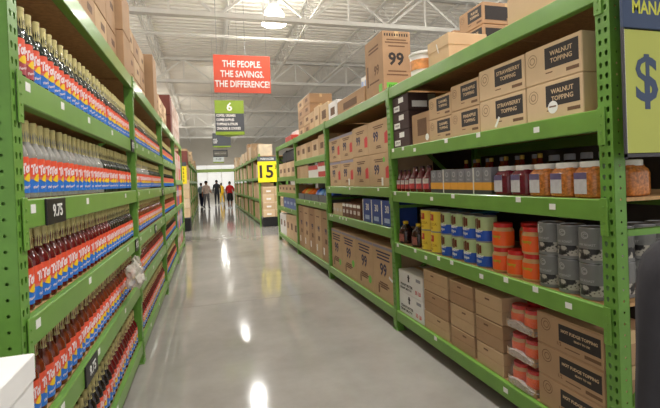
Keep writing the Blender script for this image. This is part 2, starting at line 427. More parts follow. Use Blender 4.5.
# price tags on the beams (parts of the beams)
for lv, ys in {1: (1.86, 2.10, 2.36, 2.62, 3.0, 3.2, 3.42, 3.62, 4.0), 2: (1.95, 2.22, 2.95, 3.28, 3.72, 4.02), 3: (2.05, 2.6, 3.02, 3.56, 3.8, 4.03), 0: (2.4, 3.3)}.items():
    for q, y in enumerate(ys): part('price_tag', TAGM(), beamsR[(0, lv)], (0, y-YR-POST_W, .085 if q % 3 else .055))
for b, lv, ys in ((1, 2, (.3, 1.3, 2.3)), (1, 1, (1.5, 1.65, 1.8, 2.2, 2.3)), (2, 1, (.4, .8, 1.2, 1.6)), (3, 1, (.5, 1.5))):
    for y in ys: part('price_tag', TAGM(), beamsR[(b, lv)], (0, y, .08))
for b in range(3):
    for lv, ys in {4: (.06, .45, .9, 1.5), 3: (.06, .8, 1.9), 2: (.06, .78, 1.9), 1: (.28, .9, 1.7), 0: (.5, 1.3)}.items():
        for y in ys: part('price_tag', TAGM(), beamsL[(b, lv)], (0, y, .07))
# black price signs clipped to the left beams
def price_sign(b, lv, y, txt, wd=.235, ht=.105):
    ps = part('price_sign', cached(('ps', wd), lambda: MB().box(-.008, 0, -wd/2, wd/2, -ht/2, ht/2, .003).mesh('ps', black)), beamsL[(b, lv)], (0, y, .05))
    t = part('price_print', text_mesh(txt, .07, paper, bold=.0015), ps, (-.0088, .01, 0), (PI/2, 0, PI/2)); t.scale = (1, 1, -1)
    t.rotation_euler = (PI/2, 0, -PI/2); t.scale = (-1, 1, 1)
price_sign(0, 3, .29, '9.75'); price_sign(0, 4, 2.3, '9.75', .13); price_sign(0, 1, .72, '9.75'); price_sign(1, 3, 2.2, '9.75', .13); price_sign(1, 2, 1.2, '9.75', .13); price_sign(0, 2, 2.3, '9.75', .13)

# ------------------------------------------------------------------ syrup bottles on the left rack
BR = .0372
def bottle_parts(glass, lower, upper=orangered, seg=14):
    prof = [(.030, 0), (BR-.001, .004), (BR, .012), (BR, .160), (.0362, .172), (.031, .190), (.0215, .206), (.0145, .222), (.0118, .30)]
    g = MB().lathe(prof, seg).mesh('glass', glass, True)
    cap = MB().lathe([(.0148, .220), (.0150, .222), (.0138, .245), (.0132, .290), (.0142, .291), (.0142, .3035), (.012, .305)], 10).mesh('foil', gold, True)
    # label: wrap of three bands (upper arc, yellow diamond band, lower band)
    lb = MB(); R_ = BR+.0006; n_ = 12; a0, a1 = -PI/2-1.75, -PI/2+1.75
    def band(z0, z1, mi, arc0=0, arc1=0):
        vs = []
        for i in range(n_+1):
            t = i/n_; a = a0+(a1-a0)*t; h = 1-(2*t-1)**2
            vs += [(R_*math.cos(a), R_*math.sin(a), z0+arc0*h), (R_*math.cos(a), R_*math.sin(a), z1+arc1*h)]
        lb.add(vs, [(2*i, 2*i+2, 2*i+3, 2*i+1) for i in range(n_)], mi)
    band(.022, .074, 1); band(.074, .084, 2); band(.084, .148, 0, 0, .010)
    lab = lb.mesh('label', [upper, lower, mat('label_pink', (214, 120, 110), .4, .1, 60)], True)
    # script lettering bent round the bottle
    tm = text_mesh('Torani', .050, lettering, shear=.3, bold=.0028, ext=.0002, spacing=.9)
    b = MB(); cr, sr = math.cos(.3), math.sin(.3)
    def bend(co, z, R2=BR+.0016, fx=1.0):
        x, y = co.x*cr*fx-co.y*sr*.5, co.x*sr*fx+co.y*cr; a = -PI/2+x/R2; return (R2*math.cos(a), R2*math.sin(a), z+y)
    b.add([bend(v.co, .117, fx=.58) for v in tm.vertices], [p.vertices[:] for p in tm.polygons if p.normal.z > .5])
    t2 = text_mesh('Flavoring', .015, lettering, bold=.0004, ext=.0002)
    b.add([bend(v.co, .048) for v in t2.vertices], [p.vertices[:] for p in t2.polygons if p.normal.z > .5])
    d = .0165
    cols = [(-1.5, .1), (-.75, .75), (0, 1), (.75, .75), (1.5, .1)]
    b.add([bend(Vector((u*d, q*h*d, 0)), .080, BR+.0019) for u, h in cols for q in (-1, 1)], [(2*i, 2*i+2, 2*i+3, 2*i+1) for i in range(4)], 1)
    let = b.mesh('lettering', [lettering, yellow])
    return g, cap, lab, let
KINDS = {'red': (g_red, blue), 'amber': (g_amber, blue), 'clear': (g_clear, blue), 'dark': (g_dark, blue), 'rasp': (g_dark, rasp), 'black': (g_black, blue)}
BP = {k: bottle_parts(*v) for k, v in KINDS.items()}
def low_bottle(b, x, y, z, mi):
    prof = [(BR-.001, 0), (BR, .16), (.031, .19), (.0170, .222)]
    b.lathe(prof, 8, x, y, mi, cap=False)
    v0 = len(b.v)
    b.lathe([(.0148, .218), (.0138, .304), (.0, .305)], 6, x, y, mi=5, cap=False)
    b.lathe([(BR+.0006, .022), (BR+.0006, .074)], 8, x, y, mi=6, cap=False)
    b.lathe([(BR+.0006, .074), (BR+.0006, .087)], 8, x, y, mi=7, cap=False)
    b.lathe([(BR+.0006, .087), (BR+.0006, .155)], 8, x, y, mi=8, cap=False)
SHELF_WORD = {4: 'highest bottle shelf', 3: 'eye level shelf', 2: 'middle shelf', 1: 'second lowest shelf', 0: 'bottom shelf'}
BAY_WORD = ['nearest left bay', 'second left bay', 'third left bay']
WORDK = {'red': 'dark red', 'amber': 'amber', 'clear': 'clear', 'dark': 'dark green', 'rasp': 'raspberry labelled', 'black': 'black'}
NB = 30; PITCHB = .0797
def kind_of(b, lv, i):
    if lv == 4: return ('rasp' if i < 3 else 'dark') if b == 0 else 'dark'
    if lv == 3: return 'clear' if (b == 0 and i < 17) else ('dark' if b == 0 else ('clear' if b == 1 and i < 14 else 'dark'))
    if lv == 2: return ('red' if i < 19 else 'black') if b == 0 else 'amber'
    if lv == 1: return 'amber' if b == 0 else ('red' if b == 1 else 'black')
    return ('black' if i < 17 else 'red') if b == 0 else 'red'
GI = {'red': 0, 'amber': 1, 'clear': 2, 'dark': 3, 'rasp': 3, 'black': 4}
stuff = {}
def stuff_flush(b, key, name, label, cat):
    me = b.mesh(name, [g_red, g_amber, g_clear, g_dark, g_black, gold, blue, yellow, mat('label_script_red', (228, 120, 98), .4, .3, 120)], True)
    o = part(name, me); tag(o, label, cat, None, 'stuff')
sb = MB(); sb3 = MB()
for b in range(3):
    for lv in range(5):
        zs = LEV_L[b][lv]+.001
        for i in range(NB):
            y = YL+b*BAY+POST_W+.05+i*PITCHB+rnd.uniform(-.001, .001)
            x = XL-.028-BR-rnd.uniform(0, .006)
            k = kind_of(b, lv, i)
            rows = range(1, 4) if lv < 2 else (range(5, 6) if lv == 2 else range(0))
            if b < 2:
                g, cap, lab, let = BP[k]
                r = thing('syrup_bottle', '%s syrup bottle, %s, %s, %s from its near post' % (WORDK[k], SHELF_WORD[lv], BAY_WORD[b], nth(i+1)), 'bottle', (x, y, zs), RZL+rnd.uniform(-.25, .25), '%s syrup bottles on the %s, %s' % (WORDK[k], SHELF_WORD[lv], BAY_WORD[b]))
                part('glass', g, r); part('neck_foil', cap, r); lo = part('label', lab, r); part('lettering', let, lo)
            tgt = sb if b < 2 else sb3
            for q in (rows if b < 2 else range(0, 2)):
                v0 = len(tgt.v); low_bottle(tgt, x-.080*q, y+(.0 if q % 2 == 0 else .002), 0, GI[k])
                for vi in range(v0, len(tgt.v)): tgt.v[vi] = (tgt.v[vi][0], tgt.v[vi][1], tgt.v[vi][2]+zs)
stuff_flush(sb, 0, 'rear_syrup_bottles', 'rows of syrup bottles standing behind the front bottles on the left rack', 'bottles')
stuff_flush(sb3, 0, 'distant_syrup_bottles', 'rows of syrup bottles filling the third bay of the left rack', 'bottles')

# ------------------------------------------------------------------ cartons
def carton(label, loc, rz, wd, dp, ht, m=kraft, groove=False, tape=True, group=None, name='cardboard_box', cat='box', tilt=0):
    r = thing(name, label, cat, loc, rz+tilt, group)
    key = ('carton', round(wd, 3), round(dp, 3), round(ht, 3), m.name, groove)
    def mk():
        b = MB()
        if groove:
            g = ht*.47
            b.box(-wd/2, wd/2, 0, dp, 0, g, .003); b.box(-wd/2+.004, wd/2-.004, .004, dp-.004, g, g+.004); b.box(-wd/2, wd/2, 0, dp, g+.004, ht-.002, .003)
        else:
            b.box(-wd/2, wd/2, 0, dp, 0, ht-.006, .004)
            e = .004
            b.box(-wd/2+e, wd/2-e, e, dp/2-.0015, ht-.006, ht-.002, 0); b.box(-wd/2+e, wd/2-e, dp/2+.0015, dp-e, ht-.006, ht-.002, 0)
        return b.mesh('carton', m)
    part('carton', cached(key, mk), r)
    if tape:
        me = cached(('tape', round(wd, 3), round(dp, 3), round(ht, 3)), lambda: MB().box(-wd/2-.0006, wd/2+.0006, dp/2-.025, dp/2+.025, ht-.0025, ht-.0015).box(-wd/2-.0006, -wd/2, dp/2-.025, dp/2+.025, ht-.07, ht-.002).box(wd/2, wd/2+.0006, dp/2-.025, dp/2+.025, ht-.07, ht-.002).mesh('tape', tapem))
        part('packing_tape', me, r)
    return r
FR = XR+.032
def rbox(label, y_near, y_far, z, ht, dp=.4, x=FR, m=kraft, **k):
    return carton(label, (x, (y_near+y_far)/2, z), RZR, y_far-y_near-.006, dp, ht, m, **k)
def topping(r, wd, ht, lines, panel=(.1, .8), circ=True, sz=None):
    # black printed panel with the product name, round emblem at left, small print at right bottom
    pw = wd*.56; px = wd*.16; ph = ht*.56; pz = ht*.60
    p = part('printed_panel', plate(pw, ph, ink), r, (px, 0, pz))
    s = sz or min(ph*.30, pw*1.5/max(len(l) for l in lines))
    for i, l in enumerate(lines):
        text('lettering', l, s if i < 2 else s*.6, kraft2, p, (0, -.0008, (len(lines)/2-.5-i)*s*1.12), bold=s*.015)
    if circ:
        c = part('emblem', ring(min(ht*.2, wd*.09), inkb, .003), r, (-wd*.35, 0, ht*.66)); part('emblem_mark', ring(min(ht*.1, wd*.05), inkb, .004), c)
    part('small_print', plate(wd*.2, ht*.09, inkb), r, (wd*.34, 0, ht*.17))
    part('small_print', plate(wd*.12, ht*.03, inkb), r, (-wd*.05, 0, ht*.22))
    # same panel on the end that looks down the aisle
    e = part('printed_panel', plate(.20, ht*.5, ink), r, (wd/2+.0002, .2, ht*.55), (0, 0, PI/2))

# fourth shelf: toppings in kraft cartons
z4 = 1.879
for i, (ya, yb, h, lines, word) in enumerate(((1.750, 2.163, .212, ('WALNUT', 'TOPPING'), 'nearest the end post'), (2.163, 2.62, .210, ('STRAWBERRY', 'TOPPING'), 'second from the end post'), (2.62, 2.985, .197, ('PINEAPPLE', 'TOPPING'), 'third from the end post'), (2.985, 3.335, .181, ('CARAMEL', 'TOPPING'), 'fourth from the end post'))):
    for t in range(2):
        r = rbox('%s kraft topping carton on fourth right shelf, %s' % (('lower', 'upper')[t], word), ya, yb, z4+t*h, h, m=kraft2 if i < 2 else kraft)
        topping(r, yb-ya, h, lines)
        if i == 0 and t == 0:
            st = part('round_sticker', disc(.035, paper), r, (-.0, -.0008, .062)); part('sticker_print', plate(.05, .008, inkb), st, (0, -.0008, .004))
        if i == 1 and t == 0: part('paper_slip', plate(.018, .075, paper), r, (-.04, -.001, .045), (0, .6, 0))
r = rbox('low kraft carton between dark cartons and topping cartons, fourth right shelf', 3.345, 3.70, z4, .30-.02, m=kraft3, dp=.35, x=FR+.02)
part('printed_panel', plate(.17, .15, inkb), r, (0.02, 0, .15)); st = part('round_sticker', disc(.03, paper), r, (.11, -.0008, .05))
for t in range(3):
    r = rbox('%s dark brown carton with white panels beside the second right post' % ('bottom', 'middle', 'top')[t], 3.72, 4.08, z4+t*.1705, .170, m=darkbox, dp=.30, tape=False)
    part('white_panel', plate(.11, .05, paper), r, (.02, 0, .12)); part('white_panel', plate(.13, .055, paper), r, (-.08, 0, .045)); part('lettering', text_mesh('SYRUP', .032, darkbox), r, (-.08, -.001, .045), (PI/2, 0, 0))
    part('white_panel', plate(.16, .06, paper), r, (.178, .12, .06), (0, 0, PI/2)); part('grey_panel', plate(.08, .13, mat('grey_print', (120, 116, 96), .6, .2, 30)), r, (.178, .25, .09), (0, 0, PI/2))

# bottom shelf
z1 = .211
for t in range(2):
    r = rbox('%s white carton with black and red print on the bottom right shelf' % ('lower', 'upper')[t], 3.566, 4.075, z1+t*.217, .217, m=white, dp=.38)
    part('emblem', plate(.03, .07, ink), r, (-.03, 0, .155)); part('emblem', plate(.05, .012, ink), r, (-.03, 0, .165))
    part('lettering', text_mesh('PEANUT BUTTER', .034, ink, bold=.0008), r, (-.08, -.0008, .075), (PI/2, 0, 0)); part('lettering', text_mesh('CREAMY SMOOTH', .03, ink, bold=.0006), r, (-.1, -.0008, .04), (PI/2, 0, 0))
    part('lettering', text_mesh('35 LB', .05, redink, bold=.0012), r, (.16, -.0008, .05), (PI/2, 0, 0)); part('small_print', plate(.09, .03, mat('grey_ink', (150, 150, 156), .6, .1, 30)), r, (.17, 0, .17))
for c, (ya, yb) in enumerate(((3.128, 3.545), (2.78, 3.10), (2.452, 2.755))):
    hs = (.165, .185, .190)
    z = z1
    for t in range(3):
        r = rbox('%s plain kraft carton in the %s stack from the white cartons, bottom right shelf' % (('bottom', 'middle', 'top')[t], ORD[c]), ya, yb, z, hs[t]-.004, m=kraft3 if (c+t) % 2 else kraft, groove=True, dp=.36, tape=False, tilt=rnd.uniform(-.012, .012))
        part('small_print', plate(.05, .012, inkb), r, (rnd.uniform(-.05, .05), 0, hs[t]*.75)); part('flap_edge', plate(yb-ya-.02, .006, kraft2), r, (0, 0, hs[t]-.012))
        z += hs[t]
for t in range(3):
    r = rbox('%s kraft carton printed hot fudge topping beside the right end post' % ('bottom', 'middle', 'top')[t], 1.68, 2.138, z1+t*.184, .184, m=kraft3, dp=.36)
    wd, ht = .452, .184
    p = part('printed_panel', plate(.27, .095, ink), r, (.075, 0, .105)); text('lettering', 'HOT FUDGE TOPPING', .0235, kraft2, p, (0, -.0008, .012), bold=.0006); text('lettering', 'READY TO USE', .015, kraft2, p, (.02, -.0008, -.018), bold=.0003)
    c = part('emblem', ring(.036, inkb, .004), r, (-.155, 0, .12)); part('emblem_mark', ring(.02, inkb, .004), c, (.003, 0, 0)); part('small_print', plate(.1, .018, inkb), r, (.16, 0, .03)); text('lettering', '1/2', .028, inkb, r, (-.06, -.0008, .04)); part('small_print', plate(.1, .006, inkb), r, (.03, 0, .03))
# shrink wrapped trays of peanut butter jars
film = mat('shrink_film', (236, 236, 240), .12, .05, 8, .6, bscale=25, alpha=.07, spec=1.0)
pb = mat('peanut_butter', (206, 160, 104), .35, .1, 12)
orange = mat('jar_label_orange', (240, 98, 32), .4, .05, 12)
redlid = mat('red_lid', (206, 44, 40), .35, .06, 10)
lime = mat('lime_print', (176, 178, 40), .5, .05, 12)
def jar_meshes(R, H):
    body = MB().lathe([(R*.9, 0), (R*.98, .006), (R, .02), (R, H*.66), (R*.97, H*.72), (R*.84, H*.82), (R*.82, H*.85)], 18).mesh('jar', pb, True)
    lid = MB().lathe([(R*.86, H*.83), (R*.88, H*.84), (R*.88, H*.985), (R*.84, H)], 18).mesh('lid', redlid, True)
    lab = MB().lathe([(R+.0008, H*.10), (R+.0008, H*.68)], 18, cap=False).mesh('label', orange, True)
    tm = text_mesh('Creamy', R*.42, lime, bold=R*.012, ext=.0002); b = MB(); R2 = R+.0016
    b.add([(R2*math.cos(-PI/2+v.co.x/R2), R2*math.sin(-PI/2+v.co.x/R2), H*.47+v.co.y) for v in tm.vertices], [p.vertices[:] for p in tm.polygons if p.normal.z > .5])
    return body, lid, lab, b.mesh('lettering', lime)
JAR = jar_meshes(.071, .165); JARS = jar_meshes(.058, .14)
def pbjar(label, loc, J=JAR, group=None, rz=RZR, name='peanut_butter_jar'):
    r = thing(name, label, 'jar', loc, rz, group); part('jar_body', J[0], r); part('lid', J[1], r); l = part('label', J[2], r); part('lettering', J[3], l); return r
for t in range(3):
    zt = z1+t*.186
    r = thing('shrink_wrapped_tray', '%s film wrapped tray of orange peanut butter jars beside the hot fudge cartons' % ('bottom', 'middle', 'top')[t], 'tray', (FR-.0, 2.288, zt), RZR, None)
    part('tray', cached('tray', lambda: MB().box(-.125, .125, 0, .36, 0, .006).box(-.125, .125, 0, .005, .006, .05).box(-.125, .125, .355, .36, .006, .05).box(-.125, -.12, .005, .355, .006, .05).box(.12, .125, .005, .355, .006, .05).mesh('tray', kraft3)), r)
    def filmm():
        b = MB(); rr = random.Random(3); n_ = 22; rows = ((.008, .137), (.05, .139), (.10, .132), (.145, .118), (.158, .09))
        vs = []
        for z_, hw in rows:
            for i in range(n_):
                a = 2*PI*i/n_; c, t_ = math.cos(a), math.sin(a); q = 1/((abs(c)**6+abs(t_)**6)**(1/6)); e = rr.uniform(.97, 1.04)
                vs.append((hw*q*c*e, .18+(hw+.058)*q*t_*e, z_+rr.uniform(-.003, .003)))
        fs = [(j*n_+i, j*n_+(i+1) % n_, (j+1)*n_+(i+1) % n_, (j+1)*n_+i) for j in range(len(rows)-1) for i in range(n_)]
        return b.add(vs, fs).mesh('film', film, True)
    part('shrink_film', cached('film', filmm), r)
    def foldm():
        b = MB(); rr = random.Random(8); n_ = 40; vs = []
        for z_, e0 in ((.004, .0), (.016, .006), (.03, .002), (.042, .008), (.052, .0)):
            for i in range(n_):
                a = 2*PI*i/n_; c, t_ = math.cos(a), math.sin(a); q = 1/((abs(c)**6+abs(t_)**6)**(1/6)); e = rr.uniform(.0, .012)+e0
                vs.append(((.127+e)*q*c, .18+(.182+e)*q*t_, z_+rr.uniform(-.003, .003)+(.018*math.sin(3*a) if z_ > .02 else 0)))
        return b.add(vs, [(j*n_+i, j*n_+(i+1) % n_, (j+1)*n_+(i+1) % n_, (j+1)*n_+i) for j in range(4) for i in range(n_)]).mesh('fold', mat('film_fold', (226, 222, 218), .15, .25, 60, alpha=.4, spec=1), True)
    part('film_fold', cached('fold', foldm), r)
    for jx in (-.06, .06):
        for jy in (.063, .18, .297):
            j = part('jar', JARS[0], r, (jx, jy, .007)); part('jar_lid', JARS[1], j); part('jar_label', JARS[2], j)

# second shelf: jugs, pouches, jars, cans
z2 = .916
choc = mat('chocolate_jug', (52, 24, 18), .18, .15, 20, spec=.7)
def jug_proto():
    r = thing('syrup_jug', 'x', 'jug')
    part('jug_body', MB().lathe([(.05, 0), (.058, .006), (.06, .02), (.06, .10), (.056, .125), (.038, .155), (.022, .172), (.02, .178)], 16).mesh('jug', choc, True), r)
    part('jug_handle', MB().tube([(.02, -.022, .168), (.05, -.02, .165), (.064, -.02, .14), (.06, -.03, .115)], .007, 6).mesh('handle', choc, True), r)
    part('cap', MB().lathe([(.023, .176), (.024, .178), (.024, .198), (.02, .2)], 12).mesh('cap', mat('yellow_cap', (230, 196, 40), .4, .05, 10), True), r)
    part('label', MB().lathe([(.0606, .02), (.0606, .09)], 10, a0=-PI/2-.8, a1=-PI/2+.8, cap=False).mesh('label', mat('jug_label', (140, 84, 74), .5, .35, 40), True), r)
    return r
J = jug_proto()
for i, (x, y, s, lb) in enumerate(((.07, 3.985, 1.18, 'brown syrup jug with yellow cap nearest the second right post'), (.075, 3.715, 1.18, 'brown syrup jug with yellow cap beside the yellow cans'), (.22, 3.87, 1.18, 'brown syrup jug half hidden between the two front jugs'), (.22, 3.70, 1.18, 'brown syrup jug behind the front jug by the yellow cans'))):
    g = J if i == 0 else copy_tree(J); g.location = (XR+.02+x, y, z2); g.rotation_euler = (0, 0, RZR); g.scale = (s, s, 1.1); g['label'] = lb
def can_mesh(R, H, bands):
    b = MB(); mats = []
    prof0 = [(R*.95, 0), (R*1.0, .003), (R, .006)]
    b.lathe(prof0, 20, mi=0); mats.append(steel)
    for (z0, z1_, m) in bands:
        mats.append(m); b.lathe([(R, z0), (R, z1_)], 20, mi=len(mats)-1, cap=False)
    b.lathe([(R, H-.006), (R*1.01, H-.003), (R*.99, H), (R*.95, H), (R*.94, H-.004)], 20, mi=0)
    return b.mesh('can', mats, True)
# yellow cans (cocoa): tall tins, two high
ylab = mat('tin_yellow', (236, 206, 70), .4, .05, 10); ytin = can_mesh(.078, .182, [(.006, .176, ylab)])
redmark = mat('tin_red_mark', (190, 70, 50), .5, .15, 40); tanm = mat('tin_tan_mark', (214, 170, 90), .5, .2, 40)
def curved(wd, ht, R, m, z, ang=0, n_=6):
    def mk():
        vs = []
        for i in range(n_+1):
            a = -PI/2+ang+(i/n_-.5)*wd/R; vs += [(R*math.cos(a), R*math.sin(a), z-ht/2), (R*math.cos(a), R*math.sin(a), z+ht/2)]
        return MB().add(vs, [(2*i, 2*i+2, 2*i+3, 2*i+1) for i in range(n_)]).mesh('patch', m, True)
    return cached(('cv', wd, ht, R, m.name, z, ang), mk)
def curved_text(s, size, R, m, z, bold=.001):
    def mk():
        tm = text_mesh(s, size, m, bold=bold, ext=.0002); b = MB()
        return b.add([(R*math.cos(-PI/2+v.co.x/R), R*math.sin(-PI/2+v.co.x/R), z+v.co.y) for v in tm.vertices], [p.vertices[:] for p in tm.polygons if p.normal.z > .5]).mesh('ct', m)
    return cached(('ct', s, size, R, m.name, z), mk)
amberink = mat('amber_ink', (196, 150, 40), .5, .05, 10)
for i, y in enumerate((3.356, 3.530)):
    for t in range(2):
        r = thing('yellow_can', '%s yellow can with red picture, %s' % (('lower', 'upper')[t], ('beside the green and blue cans', 'beside the brown jugs')[i]), 'can', (FR+.08, y, z2+t*.1825), RZR+rnd.uniform(-.1, .1))
        part('can', ytin, r)
        p = part('picture', curved(.062, .055, .0787, redmark, .125), r); part('picture_detail', curved(.03, .03, .0793, tanm, .132, -.12), p)
        part('lettering', curved_text('COCOA', .032, .0787, amberink, .065), r); part('lettering', curved_text('MIX', .024, .0787, amberink, .032), r)
# green and blue cans
gpm = mat('can_green', (182, 200, 144), .4, .06, 10); pbl = mat('can_blue', (34, 84, 190), .4, .06, 10); chm = mat('chocolate_picture', (110, 54, 32), .5, .2, 60)
gcan = can_mesh(.075, .182, [(.006, .08, pbl), (.08, .176, gpm)])
for i, y in enumerate((2.700, 2.864, 3.028, 3.190)):
    for t in range(2):
        r = thing('baking_can', '%s green and blue can with brown bars pictured, %s from the orange jars' % (('lower', 'upper')[t], ORD[i]), 'can', (FR+.08, y, z2+t*.1825), RZR+rnd.uniform(-.1, .1))
        part('can', gcan, r)
        for ang, hh in ((-.30, .062), (.02, .078), (.30, .058)): part('picture', curved(.019, hh, .0757, chm, .128, ang, 3), r)
        part('lettering', curved_text('baking', .036, .0757, paper, .078, .0014), r); part('lettering', curved_text('chips', .03, .0757, paper, .042, .0008), r)
# orange peanut butter jars
for i, y in enumerate((2.222, 2.368, 2.514)): pbjar('orange peanut butter jar in the lower row, %s from the grey cans' % ORD[i], (FR+.075, y, z2))
for i, (y, x) in enumerate(((2.222, .075), (2.42, .225), (2.510, .075))): pbjar('orange peanut butter jar in the upper row, %s from the grey cans' % ORD[i], (FR+x, y, z2+.1655))
for i, (y, x) in enumerate(((2.26, .225), (2.42, .225))): pbjar('orange peanut butter jar half hidden in the second row, %s' % ('nearer the grey cans', 'nearer the green cans')[i], (FR+x, y, z2))
# grey cans
cang = mat('can_grey', (122, 122, 120), .45, .08, 10); canp = mat('can_grey_print', (172, 172, 170), .5, .05, 10)
def canpic():
    m = bpy.data.materials.new('can_picture'); m.use_nodes = True; nt = m.node_tree; p = nt.nodes['Principled BSDF']; p.inputs['Roughness'].default_value = .4
    tc = nt.nodes.new('ShaderNodeTexCoord'); vz = nt.nodes.new('ShaderNodeTexNoise'); vz.inputs['Scale'].default_value = 26; nt.links.new(tc.outputs['Object'], vz.inputs['Vector'])
    rp = nt.nodes.new('ShaderNodeValToRGB'); rp.color_ramp.interpolation = 'CONSTANT'; e = rp.color_ramp.elements
    e[0].color = (.012, .01, .01, 1); e[1].position = .56; e[1].color = (.45, .42, .36, 1); q = e.new(.50); q.color = (.09, .08, .07, 1)
    nt.links.new(vz.outputs['Fac'], rp.inputs['Fac']); nt.links.new(rp.outputs['Color'], p.inputs['Base Color']); return m
canm = can_mesh(.071, .186, [(.006, .02, cang), (.02, .076, canpic()), (.076, .18, cang)])
def grey_can(label, loc, group=None):
    r = thing('food_can', label, 'can', loc, RZR+rnd.uniform(-.2, .2), group); part('can', canm, r)
    e = part('emblem', curved_text('O', .058, .0716, canp, .143, .0), r); part('lettering', curved_text('DARK ROAST', .017, .0716, canp, .096, .0003), r); part('lettering', curved_text('C', .03, .0717, canp, .143), e)
    return r
CY = (1.787, 1.931, 2.075)
for i, y in enumerate(CY):
    for t in range(2):
        r = grey_can('%s row grey can with dark picture, %s from the right end post' % (('lower', 'upper')[t], ORD[i]), (FR+.073, y, z2+t*.187))
        if i == 2 and t == 1: part('round_sticker', curved(.05, .05, .0722, paper, .15, -.55), r)
for q in range(1, 4):
    for t in range(2):
        grey_can('%s grey can behind the front cans, %s row back, seen through the end frame' % (('lower', 'upper')[t], ORD[q]), (FR+.073+q*.15, 1.775, z2+t*.187))
# third shelf: handled bottles, cartons, jars
z3 = 1.441
wine = mat('wine_glass', (98, 22, 30), .08, .15, 20, spec=.8)
pinklab = mat('bottle_label_pink', (204, 76, 78), .5, .25, 60); whitel = mat('bottle_label_white', (214, 204, 200), .5, .25, 50)
def hbottle():
    r = thing('handled_bottle', 'x', 'bottle')
    part('glass', MB().lathe([(.045, 0), (.05, .006), (.052, .03), (.050, .11), (.044, .135), (.028, .165), (.018, .185), (.017, .21)], 14).mesh('glass', wine, True), r)
    part('loop_handle', MB().tube([(.016, -.01, .195), (.042, -.012, .195), (.050, -.014, .17), (.040, -.02, .142)], .006, 6).mesh('loop', wine, True), r)
    part('cap', MB().lathe([(.0195, .205), (.0195, .222), (.016, .225)], 10).mesh('cap', mat('dark_cap', (60, 24, 28), .4, .1, 10), True), r)
    l = part('label', curved(.09, .05, .0528, whitel, .09), r); part('label_band', curved(.092, .046, .0531, pinklab, .05), r)
    return r
HB = hbottle()
for i, (y, s, x) in enumerate(((3.46, 1.22, .06), (3.595, 1.22, .06), (3.73, 1.22, .06), (3.845, .88, .05), (3.94, .88, .05), (4.035, .88, .05))):
    g = HB if i == 0 else copy_tree(HB); g.location = (XR+.03+x, y, z3); g.rotation_euler = (0, 0, RZR); g.scale = (s, s, 1.06 if i < 3 else .95)
    g['label'] = 'dark red bottle with loop handle on the third right shelf, %s from the grey cartons' % ORD[i]
cg = mat('carton_grey', (130, 130, 136), .5, .06, 10); co = mat('carton_orange', (232, 164, 56), .5, .08, 10); cdg = mat('carton_charcoal', (62, 62, 66), .5, .08, 10); cpl = mat('carton_pale_print', (164, 166, 172), .5, .1, 20)
def drink_carton():
    r = thing('drink_carton', 'x', 'carton')
    part('carton', MB().box(-.048, .048, 0, .1, 0, .188, .003).mesh('carton', cg), r)
    part('orange_band', MB().box(-.0485, .0485, -.0008, .05, .03, .085).mesh('band', co), r); part('charcoal_band', MB().box(-.0485, .0485, -.0008, .05, .004, .03).mesh('band', cdg), r)
    e = part('emblem', disc(.022, cpl), r, (0, -.0004, .148)); part('emblem_mark', disc(.012, cg), e, (0, -.001, 0)); part('lettering', text_mesh('MILK', .02, cpl, bold=.0005), r, (0, -.0008, .105), (PI/2, 0, 0))
    return r
DC = drink_carton(); 
CYS = [y_+.045 for y_ in (2.522, 2.622, 2.733, 2.834, 2.935, 3.036, 3.147, 3.248)]
for i, y in enumerate(CYS):
    g = DC if i == 0 else copy_tree(DC); g.location = (FR, y, z3); g.rotation_euler = (0, 0, RZR); g['label'] = 'grey and orange drink carton on the third right shelf, %s from the maroon jars' % ORD[i]
for i, y in enumerate((2.7225, 3.1365)):
    o = part('white_divider', MB().box(0, .10, -.005, .005, 0, .192).mesh('div', whitep), None, (FR-.002, y, z3)); tag(o, 'thin white upright divider strip between grey cartons, %s the maroon jars' % ('nearer', 'farther from')[i], 'divider')
# square jars with white lids
jarw = mat('jar_maroon', (108, 26, 42), .12, .2, 30, spec=.7); jarg = mat('jar_amber_nuts', (190, 116, 54), .2, .45, 70, spec=.7); jlab = mat('jar_label_grey', (206, 202, 206), .5, .12, 40); jpur = mat('jar_label_purple', (104, 92, 128), .5, .1, 30); jdk = mat('jar_dark_foot', (40, 26, 22), .4, .1, 10)
def sq_jar(m, lidm=whitep):
    r = thing('square_jar', 'x', 'jar')
    part('jar_body', MB().lathe([(.06, 0), (.07, .006), (.073, .02), (.073, .12), (.068, .14), (.056, .155), (.054, .162)], 28, sq=3).mesh('jar', m, True), r)
    part('lid', MB().lathe([(.060, .158), (.062, .16), (.062, .186), (.058, .19)], 24).mesh('lid', lidm, True), r)
    part('label', MB().box(-.052, .018, -.0748, -.0735, .022, .132).mesh('label', jlab), r)
    part('label_band', MB().box(-.052, .018, -.0756, -.0748, .098, .132).mesh('band', jpur), r)
    return r
JM = sq_jar(jarw); JG = sq_jar(jarg)
for i, y in enumerate((2.432, 2.266)):
    g = JM if i == 0 else copy_tree(JM); g.location = (FR+.078, y, z3); g.rotation_euler = (0, 0, RZR+.05); g.scale = (1.06, 1.06, 1.0); g['label'] = 'maroon square jar with white lid, %s' % ('beside the grey cartons', 'beside the amber jars')[i]
for i, (y, x) in enumerate(((2.102, 0), (1.939, 0), (1.776, 0), (1.745, .19))):
    g = JG if i == 0 else copy_tree(JG); g.location = (FR+.078+x, y, z3); g.rotation_euler = (0, 0, RZR+.05); g.scale = (1.06, 1.06, 1.0)
    g['label'] = ('amber nut filled jar with white lid, %s' % ('next to the maroon jars', 'middle of the three front amber jars', 'against the right end post', '')[i]) if i < 3 else 'amber jar seen through the end frame behind the right post'
